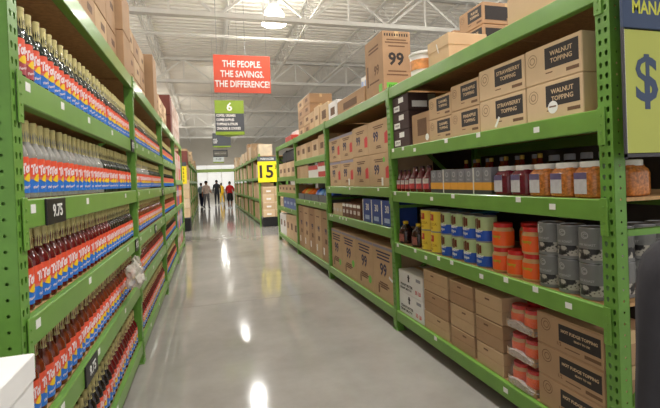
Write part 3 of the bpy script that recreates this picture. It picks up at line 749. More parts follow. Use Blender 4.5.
# taller sauce bottles in the second row of the third shelf
sauce = [mat('sauce_red', (110, 26, 18), .12, .15, 20, spec=.7), mat('sauce_amber', (128, 66, 22), .12, .15, 20, spec=.7), mat('sauce_dark', (40, 26, 22), .12, .15, 20, spec=.7)]
caps = [mat('cap_gold', (206, 170, 60), .4, .1, 10), mat('cap_grey', (150, 152, 160), .4, .1, 10), whitep]
SBM = [MB().lathe([(.034, 0), (.038, .006), (.038, .15), (.03, .18), (.016, .22), (.014, .245)], 12).mesh('sb', m, True) for m in sauce]
SCM = [MB().lathe([(.0165, .24), (.0165, .268), (.014, .27)], 10).mesh('sc', m, True) for m in caps]
LGE = MB().lathe([(.05, 0), (.056, .006), (.056, .17), (.045, .20), (.03, .215)], 14).mesh('big', sauce[2], True); LCP = MB().lathe([(.033, .212), (.034, .214), (.034, .245), (.03, .25)], 12).mesh('lcap', caps[1], True)
for i in range(11):
    r = thing('sauce_bottle', 'slim sauce bottle in the back row of the third right shelf, %s from the jars' % ORD[i], 'bottle', (XR+.38+.03*(i % 2), 2.45+i*.088, z3), 0, 'slim sauce bottles behind the cartons')
    part('glass', SBM[(i*7) % 2], r); part('cap', SCM[(i*5) % 2], r)
for i in range(4):
    r = thing('wide_bottle', 'wide dark bottle with grey cap behind the square jars, %s from the end post' % ORD[i], 'bottle', (XR+.36, 1.93+i*.125, z3), 0, 'wide dark bottles behind the jars'); part('glass', LGE, r); part('cap', LCP, r)
# blue bin at back of the second shelf by post
bl = mat('blue_plastic', (28, 64, 140), .35, .1, 6)
o = thing('blue_bin', 'dark blue plastic bin at the back of the shelf behind the brown jugs', 'bin', (XR+.42, 3.84, z2), RZR)
part('bin_body', MB().box(-.2, .2, 0, .5, 0, .29, .012).mesh('bin', bl), o); part('bin_rim', MB().box(-.215, .215, -.015, .515, .28, .305, .006).mesh('rim', mat('cyan_plastic', (60, 140, 170), .35, .1, 6)), o)

# ------------------------------------------------------------------ top of the right rack, first bay
zt = 2.501
TX = XR+.10
r = carton('tall kraft carton with dark print standing above the second right post', (TX, 4.705, zt), RZR, .55, .34, .72, kraft3)
for q in range(10): part('printed_mark', plate(.016, .03, ink), r, (.2755, .03+q*.03, .675), (0, 0, PI/2))
text('lettering', '99', .19, ink, r, (.2757, .16, .40), rot=(PI/2, 0, PI/2), bold=.006); text('lettering', '99', .15, inkb, r, (.08, -.001, .32), bold=.004)
for z_, w_ in ((.62, .24), (.59, .28), (.55, .2), (.27, .22), (.23, .26)): part('printed_mark', plate(w_, .014, inkb), r, (.2755, .17, z_), (0, 0, PI/2))
for z_ in (.6, .56, .2): part('printed_mark', plate(.3, .02, inkb), r, (.0, -.0002, z_))
part('printed_mark', plate(.05, .25, inkb), r, (-.2, -.0002, .3))
s_ = part('green_price_card', plate(.13, .085, greenink), r, (.277, .1, .10), (0, 0, PI/2)); text('lettering', '12.98', .04, ink, s_, (0, -.0012, 0), bold=.001)
part('green_price_card', plate(.09, .085, greenink), r, (.18, -.001, .1))
r = carton('pale lidded kraft carton on top of the right rack', (TX, 3.265, zt), RZR, .335, .36, .245, kraft2); part('lid_band', MB().box(-.170, .170, -.003, .363, .15, .247, .003).mesh('lidb', kraft2), r); part('paper_slip', plate(.012, .09, paper), r, (.0, -.004, .16), (0, -.35, 0))
for i, (x, y, z_, wd, dp, ht) in enumerate(((XR+.51, 3.38, zt, .36, .5, .19), (XR+.51, 3.38, zt+.191, .36, .5, .19), (XR+.51, 3.38, zt+.382, .36, .5, .19))):
    r = carton('%s brown carton with black panels in the back stack on top of the right rack' % ('bottom', 'middle', 'top')[i], (x, y, z_), RZR, wd, dp, ht, kraft3); part('printed_panel', plate(.22, .12, ink), r, (wd/2+.0004, .13, .095), (0, 0, PI/2)); topping(r, wd, ht, ('FUDGE', 'TOPPING'))
r = carton('plain brown carton behind the back stack on top of the right rack', (XR+.47, 3.85, zt), RZR, .5, .5, .46, kraft3)
for t in range(2): carton('%s kraft carton at the near end on top of the right rack' % ('lower', 'upper')[t], (TX-.03, 2.13, zt+t*.2), RZR, .44, .42, .198, kraft2)
o = thing('white_tub', 'white tub with pale lid between the tall carton and lidded carton', 'tub', (XR+.16, 3.62, zt), RZR); part('tub_body', MB().lathe([(.12, 0), (.13, .2)], 18).mesh('tub', whitep, True), o); part('lid', MB().lathe([(.138, .195), (.14, .2), (.14, .215), (.12, .225)], 18).mesh('lid', whitep, True), o); part('label', MB().lathe([(.1265, .06), (.1308, .15)], 18, cap=False).mesh('l', mat('tub_label', (220, 150, 90), .5, .3, 20), True), o)

# ------------------------------------------------------------------ right rack, second to fourth bay
YB = lambda b: YR+b*BAY
ly = (4.175, 4.80, 5.365, 5.93, 6.50)
for t in range(2):
    for i in range(4):
        h = .375 if i < 2 else .365
        r = rbox('%s kraft carton with numerals and red badge, %s from the second right post' % (('lower', 'upper')[t], ORD[i]), ly[i], ly[i+1], 1.482+t*(.376 if i < 2 else .366), h, dp=.5)
        wd = ly[i+1]-ly[i]
        text('lettering', '99', .15, inkblue, r, (-wd*.12, -.001, h*.5), bold=.005); part('red_badge', cached('badge', lambda: MB().xz([(-.05, -.06), (.05, -.06), (.05, .05), (.02, .075), (-.05, .05)], -.0006, 0).mesh('badge', redink)), r, (wd*.36, -.0002, h*.42))
        for z_, w_ in ((.82, .3), (.76, .24), (.22, .12), (.17, .15)): part('small_print', plate(w_, .012, inkb), r, (0, -.0002, h*z_))
        if i >= 2: part('tape_edge', plate(wd-.02, .035, mat('lilac_tape', (138, 132, 150), .4, .1, 20)), r, (0, -.0003, h-.022))
        if i == 0 and t == 0: part('green_sticker', disc(.03, greenink), r, (.14, -.001, .3)); 
        if i in (0, 2) and t == 0: part('white_sticker', plate(.05, .09, paper), r, (.08, -.001, .06))
ly2 = (4.175, 4.78, 5.40, 6.02, 6.55)
for i in range(4):
    h = .615; wd = ly2[i+1]-ly2[i]
    r = rbox('big kraft carton, bottom shelf of second right bay, %s from second post' % ORD[i], ly2[i], ly2[i+1], .212, h, dp=.6, m=kraft)
    text('lettering', '99', .19, inkblue, r, (.0, -.001, .33), bold=.005)
    for z_, w_ in ((.86, .4), (.80, .34), (.74, .36), (.30, .22), (.26, .3), (.22, .2)): part('small_print', plate(w_, .018, inkblue if z_ > .5 else inkb), r, (0, -.0002, h*z_))
    if i: part('green_sticker', disc(.05, greenink), r, (wd*.3, -.001, .14 if i != 2 else .22))
    else: part('paper_slip', plate(.1, .03, paper), r, (.2, -.001, .27), (0, .3, 0))
    part('printed_mark', plate(.04, .09, inkb), r, (-.14, -.0002, .1)); part('tape_edge', plate(wd-.02, .03, mat('lilac_tape', (138, 132, 150), .4, .1, 20)), r, (0, -.0003, h-.03))
bluec = mat('blue_carton', (44, 76, 160), .45, .1, 10); lblu = mat('pale_blue_print', (170, 190, 226), .5, .15, 20)
for i, (ya, yb) in enumerate(((4.19, 4.50), (4.50, 4.80), (4.80, 5.08))):
    r = rbox('blue carton with white side strip in the second right bay, %s from the post' % ORD[i], ya, yb, 1.052, .285, dp=.3, m=bluec, tape=False)
    part('white_strip', plate(.03, .27, paper), r, (-.12, -.0002, .14)); text('lettering', '30', .11, paper, r, (.03, -.001, .18), bold=.003); part('picture', plate(.14, .05, lblu), r, (.02, -.0002, .06))
cream = mat('cream_pack', (214, 190, 160), .5, .12, 20); brownp = mat('brown_pack', (120, 76, 56), .5, .2, 20)
for i in range(8):
    y = 5.16+i*.155
    r = rbox('small %s pack standing beside the blue cartons, %s from them' % (('brown', 'cream')[i > 4], ORD[i]), y, y+.145, 1.052, .20 if i < 5 else .17, dp=.2, m=brownp if i < 5 else cream, tape=False)
    part('pack_top', plate(.13, .04, paper if i < 5 else cream), r, (0, -.0002, .165 if i < 5 else .14)); part('printed_mark', plate(.09, .05, whitel), r, (0, -.0002, .08))
# top of bay 2
for i, (y, wd, ht, m) in enumerate(((6.98, .52, .36, kraft2), (6.46, .46, .30, white), (5.62, 1.15, .24, kraft3))):
    r = carton('%s on top of the second right bay' % ('pale kraft carton over the third post', 'white faced carton beside the low brown carton', 'long low brown carton nearest the tall carton')[i], (TX, y, zt), RZR, wd, .45, ht, m); part('printed_mark', plate(wd*.5, ht*.4, inkb), r, (0, -.0002, ht*.5))
for i in range(4):
    o = thing('white_canister', 'white canister on top of second right bay, %s from the tall carton' % ORD[i], 'canister', (XR+.3, 5.12+i*.13, zt+.242), RZR); part('canister', MB().lathe([(.055, 0), (.055, .2), (.05, .205)], 14).mesh('c', whitep, True), o); part('label', curved(.08, .1, .0556, lblu, .1), o)
# bay 3
y3 = YB(2)+.1
for i in range(5):
    r = rbox('tall narrow kraft carton, bottom shelf of third right bay, %s from third post' % ORD[i], y3+i*.475, y3+.47+i*.475, .212, .85, dp=.6, m=kraft if i % 2 else kraft3)
    text('lettering', '99', .14, inkblue, r, (0.05, -.001, .5), bold=.004); part('white_sticker', plate(.07, .12, paper), r, (-.1, -.001, .16)); part('printed_mark', plate(.12, .08, inkb), r, (.05, -.0002, .34)); part('printed_mark', plate(.2, .02, inkb), r, (0, -.0002, .72))
toyc = [mat('orange_bag', (236, 120, 40), .4, .15, 20), mat('blue_bag', (50, 96, 200), .35, .15, 20), mat('yellow_bag', (232, 190, 60), .4, .15, 20), mat('pale_blue_bag', (110, 160, 220), .35, .15, 20)]
def bag_mesh(m, seed):
    b = MB(); rr = random.Random(seed); n_ = 10; vs = []
    rows = ((.0, .11), (.05, .13), (.12, .12), (.17, .08), (.2, .02))
    for z_, R in rows:
        for i in range(n_): a = 2*PI*i/n_; q = R*rr.uniform(.85, 1.12); vs.append((q*math.cos(a), q*.9*math.sin(a), z_*rr.uniform(.95, 1.05)))
    return b.add(vs, [(j*n_+i, j*n_+(i+1) % n_, (j+1)*n_+(i+1) % n_, (j+1)*n_+i) for j in range(4) for i in range(n_)]+[tuple(range(n_-1, -1, -1)), tuple(4*n_+i for i in range(n_))]).mesh('bag', m, True)
BAGS = [bag_mesh(m, i+3) for i, m in enumerate(toyc)]
for i in range(8):
    m = (1, 1, 3, 1, 0, 0, 2, 0)[i]
    o = part('snack_bag', BAGS[m], None, (FR+.17, y3+.28+(i//2)*.58+(-.132, .132)[i % 2], 1.222), (0, 0, 0)); tag(o, '%s plastic bag in the grey trays of third right bay, %s from third post' % (('orange', 'bright blue', 'yellow', 'pale blue')[m], ORD[i]), 'bag', '%s bags in the grey trays' % ('orange', 'bright blue', 'yellow', 'pale blue')[m])
gt = mat('grey_tray', (96, 98, 104), .5, .1, 8)
for i in range(4):
    y = y3+.28+i*.58
    o = part('display_tray', cached('dtray', lambda: MB().box(-.27, .27, 0, .4, 0, .01).box(-.27, .27, 0, .01, .01, .12).box(-.27, .27, .39, .4, .01, .12).box(-.27, -.26, .01, .39, .01, .12).box(.26, .27, .01, .39, .01, .12).mesh('dt', gt)), None, (FR, y, 1.201), (0, 0, RZR)); tag(o, 'grey open tray in the third right bay, %s from the third post' % ORD[i], 'tray')
rw = mat('red_white_carton', (196, 50, 50), .5, .1, 8)
for i, (ya, yb, h, m) in enumerate(((6.72, 7.25, .255, white), (7.27, 8.0, .22, white), (8.02, 8.4, .245, kraft), (8.41, 8.75, .245, kraft), (8.76, 9.06, .245, kraft3))):
    r = rbox('%s on the shelf above the bagged goods' % ('tall red and white carton', 'long white carton with red stripe', 'kraft carton beside the long white carton', 'middle kraft carton', 'kraft carton against the fourth post')[i], ya, yb, 1.632, h, dp=.4, m=m)
    if i < 2: part('red_stripe', plate(yb-ya-.02, h*.35, rw), r, (0, -.0003, h*(.2 if i == 0 else .8))); 
    if i == 0: part('red_stripe', plate(yb-ya-.02, h*.25, rw), r, (0, -.0003, h*.85))
for i in range(5):
    ya = 6.70+i*.475; r = rbox('kraft carton under the top beam of third right bay, %s from third post' % ORD[i], ya, ya+.465, 2.002, .30 if i > 0 else .34, dp=.45, m=kraft2 if i % 2 else kraft); part('printed_mark', plate(.2, .1, inkb), r, (0, -.0002, .16))
# stack on top of bay 3
for t in range(4):
    for i in range(2):
        r = carton('kraft carton in the tall stack on third right bay, %s tier, %s from near end' % (ORD[t], ORD[i]), (TX+.02, 8.32+i*.56, zt+t*.19), RZR, .55, .45, .188, (kraft3, kraft, kraft3)[(i+t) % 3]); part('printed_mark', plate(.2, .07, inkb), r, (0, -.0002, .1))
for i, (ya, yb, h, m) in enumerate(((7.30, 7.66, .40, kraft2), (7.67, 8.03, .36, kraft))):
    for t in range(1):
        r = carton('pale kraft carton before the tall stack on third right bay, %s' % ('nearer', 'farther')[i], (TX, (ya+yb)/2, zt), RZR, yb-ya-.01, .4, h, m); part('printed_mark', plate(.16, .07, inkb), r, (0, -.0002, .2))
# bay 4
y4 = YB(3)+.1
for i in range(5):
    r = rbox('%s carton, bottom shelf of last right bay, %s from fourth post' % (('kraft', 'white')[i in (3, 4)], ORD[i]), y4+i*.475, y4+.46+i*.475, .212, .60-.02*i, dp=.5, m=white if i in (3, 4) else kraft2); part('printed_mark', plate(.18, .15, inkb), r, (0, -.0002, .3))
for i in range(4):
    r = rbox('blue wrapped case, second shelf of last right bay, %s from fourth post' % ORD[i], y4+i*.42, y4+.41+i*.42, .932, .255, dp=.4, m=mat('periwinkle_case', (92, 116, 190), .4, .15, 10)); part('printed_mark', plate(.25, .06, lblu), r, (0, -.0002, .13))
r = rbox('pale pack at the far end of the second shelf of the last right bay', y4+1.75, y4+2.2, .932, .22, dp=.3, m=cream)
for i in range(5):
    r = rbox('low kraft case, third shelf of last right bay, %s from fourth post' % ORD[i], y4+i*.47, y4+.46+i*.47, 1.302, .19, dp=.4, m=kraft); part('printed_mark', plate(.2, .06, inkb), r, (0, -.0002, .1))
r = rbox('white bundle on the low kraft cases in the last right bay', y4+.1, y4+.6, 1.493, .08, dp=.3, m=white)
for i in range(4):
    r = rbox('kraft carton, fourth shelf of last right bay, %s from fourth post' % ORD[i], y4+i*.55, y4+.54+i*.55, 1.692, .34, dp=.4, m=kraft2 if i % 2 else kraft); part('printed_mark', plate(.25, .1, inkb), r, (0, -.0002, .15))
o = thing('dark_bale', 'dark blue wrapped bale under the top beam of the last right bay', 'bale', (FR+.1, y4+1.15, 2.036), RZR); part('bale', MB().box(-1.05, 1.05, 0, .5, 0, .32, .05).mesh('bale', mat('navy_wrap', (36, 40, 56), .5, .2, 8)), o); part('bale_band', MB().box(-.5, -.46, -.004, .504, -.001, .324, .002).mesh('bband', black), o)
r = carton('red carton with white tubs on top of the last right bay', (TX, 10.3, zt), RZR, .8, .4, .17, mat('red_card', (170, 60, 52), .6, .1, 8))
for i in range(5):
    o = thing('white_tub', 'small white tub on top of the last right bay, %s from the red carton edge' % ORD[i], 'tub', (TX+.2, 10.0+i*.14, zt+.171), 0); part('tub', MB().lathe([(.05, 0), (.06, .09)], 12).mesh('t', whitep, True), o); part('lid', MB().lathe([(.064, .088), (.064, .1), (.05, .105)], 12).mesh('tl', paper, True), o)

# ------------------------------------------------------------------ top of the left rack
ztl = 2.571
LXF = XL-.03
def lbox(label, ya, yb, z, ht, dp=.45, x=LXF, m=kraft, **k):
    r = carton(label, (x, (ya+yb)/2, z), RZL, yb-ya-.006, dp, ht, m, **k); return r
ltop = [(1.80, 2.17), (2.17, 2.54), (2.54, 2.91), (2.91, 3.28), (3.28, 3.65), (3.65, 4.0)]
for i, (a, b) in enumerate(ltop):
    for t in range(3):
        r = lbox('kraft carton on top of the nearest left bay, %s tier, %s from the near post' % (ORD[t], ORD[i]), a, b, ztl+t*.30, .298, x=LXF-.055, m=(kraft3, kraft, kraft3)[(i+t) % 3]); part('printed_mark', plate(.12, .05, inkb), r, (.05, -.0002, .2))
for t in range(2):
    lbox('%s kraft carton jutting out beside the second left post' % ('lower', 'upper')[t], 4.02, 4.40, ztl+.006+t*.36, .358, m=kraft3, x=LXF)
for i in range(4):
    for t in range(3):
        a = 4.42+i*.43
        r = lbox('kraft carton on top of the second left bay, %s tier, %s from the post' % (ORD[t], ORD[i]), a, a+.42, ztl+t*.25, .248, x=LXF-.10, m=(kraft3, kraft)[(i+t) % 2]); part('printed_mark', plate(.12, .05, inkb), r, (.05, -.0002, .12))
lbox('tall kraft carton standing out on top of the second left bay', 6.2, 6.6, ztl+.006, .78, m=kraft3, x=LXF)
for i in range(5):
    for t in range(2):
        a = 6.72+i*.45
        r = lbox('kraft carton on top of the third left bay, %s tier, %s from the post' % (ORD[t], ORD[i]), a, a+.44, ztl+t*.26, .258, x=LXF-.08, m=(kraft3, kraft2)[(i+t) % 2]); part('printed_mark', plate(.12, .05, inkb), r, (.05, -.0002, .12))
maroonc = mat('maroon_card', (118, 62, 54), .6, .1, 8)
for t in range(2): lbox('%s maroon carton on top of the third left bay' % ('lower', 'upper')[t], 8.97, 9.35, ztl+.006+t*.4, .39, m=maroonc, x=LXF)
for i in range(4):
    for t in range(3):
        a = 9.4+i*.55; r = lbox('film wrapped carton on top of last left bay, %s tier, %s from post' % (ORD[t], ORD[i]), a, a+.54, ztl+t*.26, .258, m=mat('wrapped_carton', (188, 158, 140), .35, .2, 14), x=LXF); part('printed_mark', plate(.2, .08, whitel), r, (.05, -.0002, .12))
# last left bay: mixed goods
yl4 = YL+3*BAY+.09
packc = [mat('pack_red', (196, 60, 48), .45, .15, 20), mat('pack_blue', (70, 96, 170), .45, .15, 20), mat('pack_orange', (226, 130, 50), .45, .15, 20), mat('pack_pink', (206, 170, 166), .45, .15, 20), kraft]
for lv, (z_, h, c) in enumerate(((.201, .30, 3), (.621, .40, 1), (1.141, .44, 0), (1.701, .62, 3))):
    for i in range(6):
        cc = (c, c, (c+1) % 5, c, (c+2) % 5, c)[i]
        r = lbox('%s pack, %s shelf of last left bay, %s from fourth post' % (('red', 'blue', 'orange', 'pale pink', 'kraft')[cc], ('bottom', 'second', 'third', 'fourth')[lv], ORD[i]), yl4+i*.39, yl4+.38+i*.39, z_, h, m=packc[cc], dp=.3, tape=False); part('printed_mark', plate(.2, h*.3, whitel), r, (0, -.0002, h*.6))
# crumpled clear bag hanging on the shelf edge
bagf = mat('clear_film', (214, 206, 196), .18, .2, 30, .8, bscale=60, alpha=.55, spec=1)
def crumple(seed, R, hz):
    bm = bmesh.new(); bmesh.ops.create_icosphere(bm, subdivisions=3, radius=1); rr = random.Random(seed)
    from mathutils import noise
    for v in bm.verts:
        d = 1+.55*noise.noise(v.co*2.1+Vector((seed, 0, 0)))+.25*noise.noise(v.co*5.5)
        v.co = Vector((v.co.x*R*.7*d, v.co.y*R*d, v.co.z*hz*d))
    me = bpy.data.meshes.new('crumple'); bm.to_mesh(me); bm.free(); me.materials.append(bagf); return me
o = thing('plastic_bag', 'crumpled clear plastic bag hanging on the left rack by the second post', 'bag', (XL+.07, 3.47, .86), 0); part('bag_film', crumple(4, .085, .09), o, (0, 0, .06)); part('bag_tail', crumple(9, .045, .05), o, (0, .07, .15)); part('bag_tail', crumple(2, .04, .03), o, (.01, .1, .0))

# ------------------------------------------------------------------ hanging signs
signred = mat('sign_red', (226, 92, 66), .45, .03, 3); signgreen = mat('sign_green', (140, 168, 50), .45, .05, 3); signgrey = mat('sign_grey', (76, 80, 86), .5, .05, 3); signw = mat('sign_white', (244, 242, 238), .5, .02, 5)
def wires(g, xs, z0, z1=7.12, y=.01):
    for x in xs: part('hanging_wire', MB().tube([(x, y, z0), (x, y, z1)], .003, 5).mesh('wire', steel), g)
g = thing('hanging_banner', 'red hanging banner with white slogan over the aisle', 'sign', (.785, 9.0, 0))
b_ = part('banner_panel', MB().box(-.575, .575, 0, .012, 3.43, 4.20, .002).mesh('banner', signred), g)
for i, (l, s) in enumerate((('THE PEOPLE.', .185), ('THE SAVINGS.', .185), ('THE DIFFERENCE!', .185))): 
    t = text('lettering', l, s, signw, b_, (0, -.002, 4.015-i*.205), bold=.004); t.scale = (.76, 1, 1)
wires(g, (-.5, .5), 4.2)
def aisle_sign(label, loc, wd, ht, num, lines, top=True):
    g = thing('aisle_sign', label, 'sign', loc)
    def tri(z0, z1, e=0):   # three sided drum, flat side towards -y
        a = (-wd/2-e, 0-e); b = (wd/2+e, -e); c = (.0, wd*.8+e)
        vs = [(p[0], p[1], z) for z in (z0, z1) for p in (a, b, c)]
        return MB().add(vs, [(0, 2, 1), (3, 4, 5), (0, 1, 4, 3), (1, 2, 5, 4), (2, 0, 3, 5)])
    part('sign_body', tri(0, ht).mesh('sb', signgrey), g)
    if num: part('top_band', tri(ht*.62, ht+.001, .003).mesh('tb', signgreen), g)
    part('bottom_band', tri(-.001, ht*.09, .003).mesh('bb', signgreen), g)
    if num: text('aisle_number', num, ht*.34, signw, g, (0, -.005, ht*.80), bold=.006)
    for i, l in enumerate(lines): 
        t = text('lettering', l, ht*.10, signw, g, (-wd*.46, -.002, ht*(.555-i*.125)), align='LEFT', bold=.003); t.scale = (.66, 1, 1)
    wires(g, (-wd*.35, wd*.35), ht, 7.12-loc[2], .05)
    return g
aisle_sign('green and grey aisle sign with number six below the red banner', (.685, 12.5, 2.96), .80, .97, '6', ('COFFEE, CREAMER', 'COFFEE SUPPLIES', 'TOPPINGS & SYRUPS', 'CRACKERS & COOKIES'))
aisle_sign('dark aisle sign with green edge hanging behind the number six sign', (.60, 17.0, 2.98), .68, .53, '', ('SNACKS', 'COOKIES', 'DRINKS'))
g = thing('hanging_placard', 'small dark framed placard hanging farther down the aisle', 'sign', (.66, 21, 0)); part('frame', MB().box(-.33, .33, 0, .03, 2.84, 3.18, .004).mesh('fr', signgrey), g); part('placard', MB().box(-.29, .29, -.004, 0, 2.89, 3.13).mesh('pl', mat('placard_grey', (128, 128, 122), .5, .1, 8)), g); wires(g, (-.28, .28), 3.18, 7.12); text('lettering', 'PAPER GOODS', .08, signw, g, (0, -.006, 3.01))
g = thing('hanging_placard', 'small pale placard with green edge hanging farthest down the aisle', 'sign', (.64, 24, 0)); part('placard', MB().box(-.28, .28, 0, .02, 2.76, 3.04, .003).mesh('pl', mat('placard_pale', (196, 204, 204), .5, .1, 8)), g); part('edge', MB().box(-.28, .28, -.002, .022, 2.70, 2.76).mesh('ed', signgreen), g); wires(g, (-.24, .24), 3.04, 7.12); text('lettering', '7-12', .16, signgrey, g, (0, -.003, 2.9), bold=.003)
# price board on the end of the right rack
dkblue = mat('board_navy', (58, 74, 104), .45, .05, 4); limeb = mat('board_lime', (184, 190, 92), .5, .03, 3); limet = mat('board_lime_text', (206, 206, 74), .5, .03, 5); frm = mat('board_frame', (66, 64, 70), .45, .06, 8)
g = thing('price_board', 'lime price board with navy header and dollar sign on the right rack end', 'sign', (XR-.006, 1.50, 0))
part('board_panel', MB().box(.008, .60, .001, .01, 1.655, 2.215).mesh('bp', limeb), g); part('header_panel', MB().box(.0, .61, -.006, .012, 2.222, 2.62, .002).mesh('hp', dkblue), g)
part('board_frame', MB().box(-.004, .004, -.004, .008, 1.63, 2.222).box(-.004, .62, -.004, .008, 1.636, 1.652).mesh('bf', frm), g); part('frame_edge', MB().box(.004, .008, -.002, .01, 1.655, 2.215).mesh('fe', paper), g)
part('board_bracket', MB().box(.05, .09, .012, .045, 1.7, 2.5).mesh('bb', frm), g)
t = text('lettering', 'MANAGER', .085, limet, g, (.050, -.006, 2.315), align='LEFT', bold=.002); t.scale = (.8, 1, 1)
t = text('price_print', '$10', .30, dkblue, g, (.060, .000, 1.985), align='LEFT', bold=.005); t.scale = (.92, 1, 1)

# ------------------------------------------------------------------ far racks and end displays
FARB = MB()
def far_rack(label, Xf, s, Ys, nb, levels, H, side_word, seed):
    rk, bm_ = rack(label, Xf, s, Ys, nb, H, [levels]*nb, 0, True)
    rr = random.Random(seed); cnt = 0
    for b in range(nb):
        for li, z in enumerate(levels):
            gap = (levels[li+1]-.12-z) if li+1 < len(levels) else rr.uniform(.35, .75)
            y = Ys+b*BAY+.1
            while y < Ys+(b+1)*BAY-.35:
                wd = rr.choice((.38, .46, .55, .62)); wd = min(wd, Ys+(b+1)*BAY-.03-y); h = gap*rr.uniform(.7, .96) if li+1 < len(levels) else gap*rr.uniform(.6, 1.1)
                m = rr.choice((kraft, kraft2, kraft3, kraft, kraft2, mat('cream_carton', (214, 196, 168), .6, .1, 8)))
                if b > 0:
                    xa, xb = sorted((Xf+s*.04, Xf+s*.54)); FARB.box(xa, xb, y+.005, y+wd-.005, z+.001, z+.001+h, 0, rr.randrange(4)); y += wd+rr.choice((.01, .02, .1)); continue
                carton('plain carton, %s shelf, %s along, nearest bay of the far %s rack' % (ORD[li], ORD[int((y-Ys)/.4)], side_word), (Xf+s*.04, y+wd/2, z+.001), RZR if s > 0 else RZL, wd-.01, .5, h, m, tape=False, group='cartons on the far %s rack' % side_word)
                y += wd+rr.choice((.01, .02, .1)); cnt += 1
far_rack('green storage rack on the right beyond the cross aisle', XR, 1, 15.85, 6, [.15, .95, 1.75, 2.55], 2.62, 'right', 5)
far_rack('green storage rack on the left beyond the cross aisle', XL-.05, -1, 17.2, 6, [.15, .95, 1.75, 2.5], 2.6, 'left', 6)
tag(part('distant_cartons', FARB.mesh('far', [kraft, kraft2, kraft3, mat('cream_carton', (214, 196, 168), .6, .1, 8)])), 'cartons stacked on the distant bays of both far racks', 'boxes', None, 'stuff')
# end display with price sign on the right
g = thing('pallet_base', 'black pallet base under the stacked cases at the rack end', 'pallet', (2.28, 15.2, 0)); part('deck', MB().box(-.44, .44, 0, .55, .30, .34, .006).mesh('pd', black), g)
for x in (-.40, 0, .40): part('block', MB().box(x-.04, x+.04, .0, .55, 0, .30, .004).mesh('pb', black), g)
part('skirt', MB().box(-.435, .435, .004, .012, .02, .30).mesh('sk', black), g)
for t in range(4):
    for i in range(2):
        r = carton('kraft case on the black pallet base, %s tier, %s side' % (ORD[t], ('left', 'right')[i]), (2.07+i*.42, 15.21, .341+t*.27), 0, .41, .5, .268, (kraft2, kraft)[(t+i) % 2]); part('printed_mark', plate(.16, .06, white), r, (0, -.0002, .1))
        part('case_top_edge', plate(.39, .04, cream), r, (0, -.0002, .24))
yel = mat('sign_yellow', (244, 222, 30), .5, .03, 4)
g = thing('price_sign', 'yellow price sign reading fifteen on the far right rack end', 'sign', (2.05, 15.1, 0)); part('sign_panel', MB().box(-.34, .34, 0, .02, 1.57, 2.30, .002).mesh('sp', yel), g); part('header', MB().box(-.34, .34, -.004, .022, 2.30, 2.47, .002).mesh('hd', signgrey), g); text('lettering', '15', .62, ink, g, (-.08, -.003, 1.92), bold=.014); text('lettering', '3', .2, ink, g, (.29, -.003, 2.1), bold=.004)
part('support_pole', MB().tube([(-.3, .05, 0), (-.3, .05, 2.4)], .02, 8).mesh('po', greend), g); part('support_pole', MB().tube([(.32, .05, 0), (.32, .05, 2.4)], .02, 8).mesh('po', greend), g); text('lettering', 'MANAGER', .1, signw, g, (0, -.006, 2.385))
# yellow sign on the left far end
g = thing('price_sign', 'narrow yellow price sign on the far left rack end', 'sign', (-.76, 15.4, 0)); part('sign_panel', MB().box(-.20, .10, 0, .02, 1.62, 2.22, .002).mesh('sp', yel), g)
for i in range(4): part('lettering', text_mesh('5', .11, ink, bold=.003), g, (.0, -.003, 2.12-i*.13), (PI/2, 0, 0))
part('support_pole', MB().tube([(-.05, .05, 0), (-.05, .05, 2.2)], .02, 8).mesh('po', greend), g); part('pole_foot', MB().box(-.2, .1, -.1, .2, 0, .02).mesh('pf', black), g); part('header', MB().box(-.20, .10, -.004, .022, 2.22, 2.36, .002).mesh('hd', signgrey), g)
g = thing('display_stand', 'dark low base under the narrow left end display', 'base', (-.98, 15.6, 0)); part('base_body', MB().box(-.4, .38, 0, .9, 0, .42, .01).mesh('bs', black), g); part('base_top', MB().box(-.41, .39, -.01, .91, .42, .45, .005).mesh('bt', signgrey), g)
for t in range(4): r = carton('tan case in the narrow left end display, %s tier' % ORD[t], (-.98, 15.65, .451+t*.33), 0, .74, .6, .325, (kraft2, cream)[t % 2]); part('printed_mark', plate(.3, .1, inkb), r, (0, -.0002, .16))
for i in range(2): r = carton('brown carton on top of the left end display, %s' % ('lower', 'upper')[i], (-.98, 15.7, 1.772+i*.5), 0, .7, .6, .495, (kraft3, maroonc)[i])

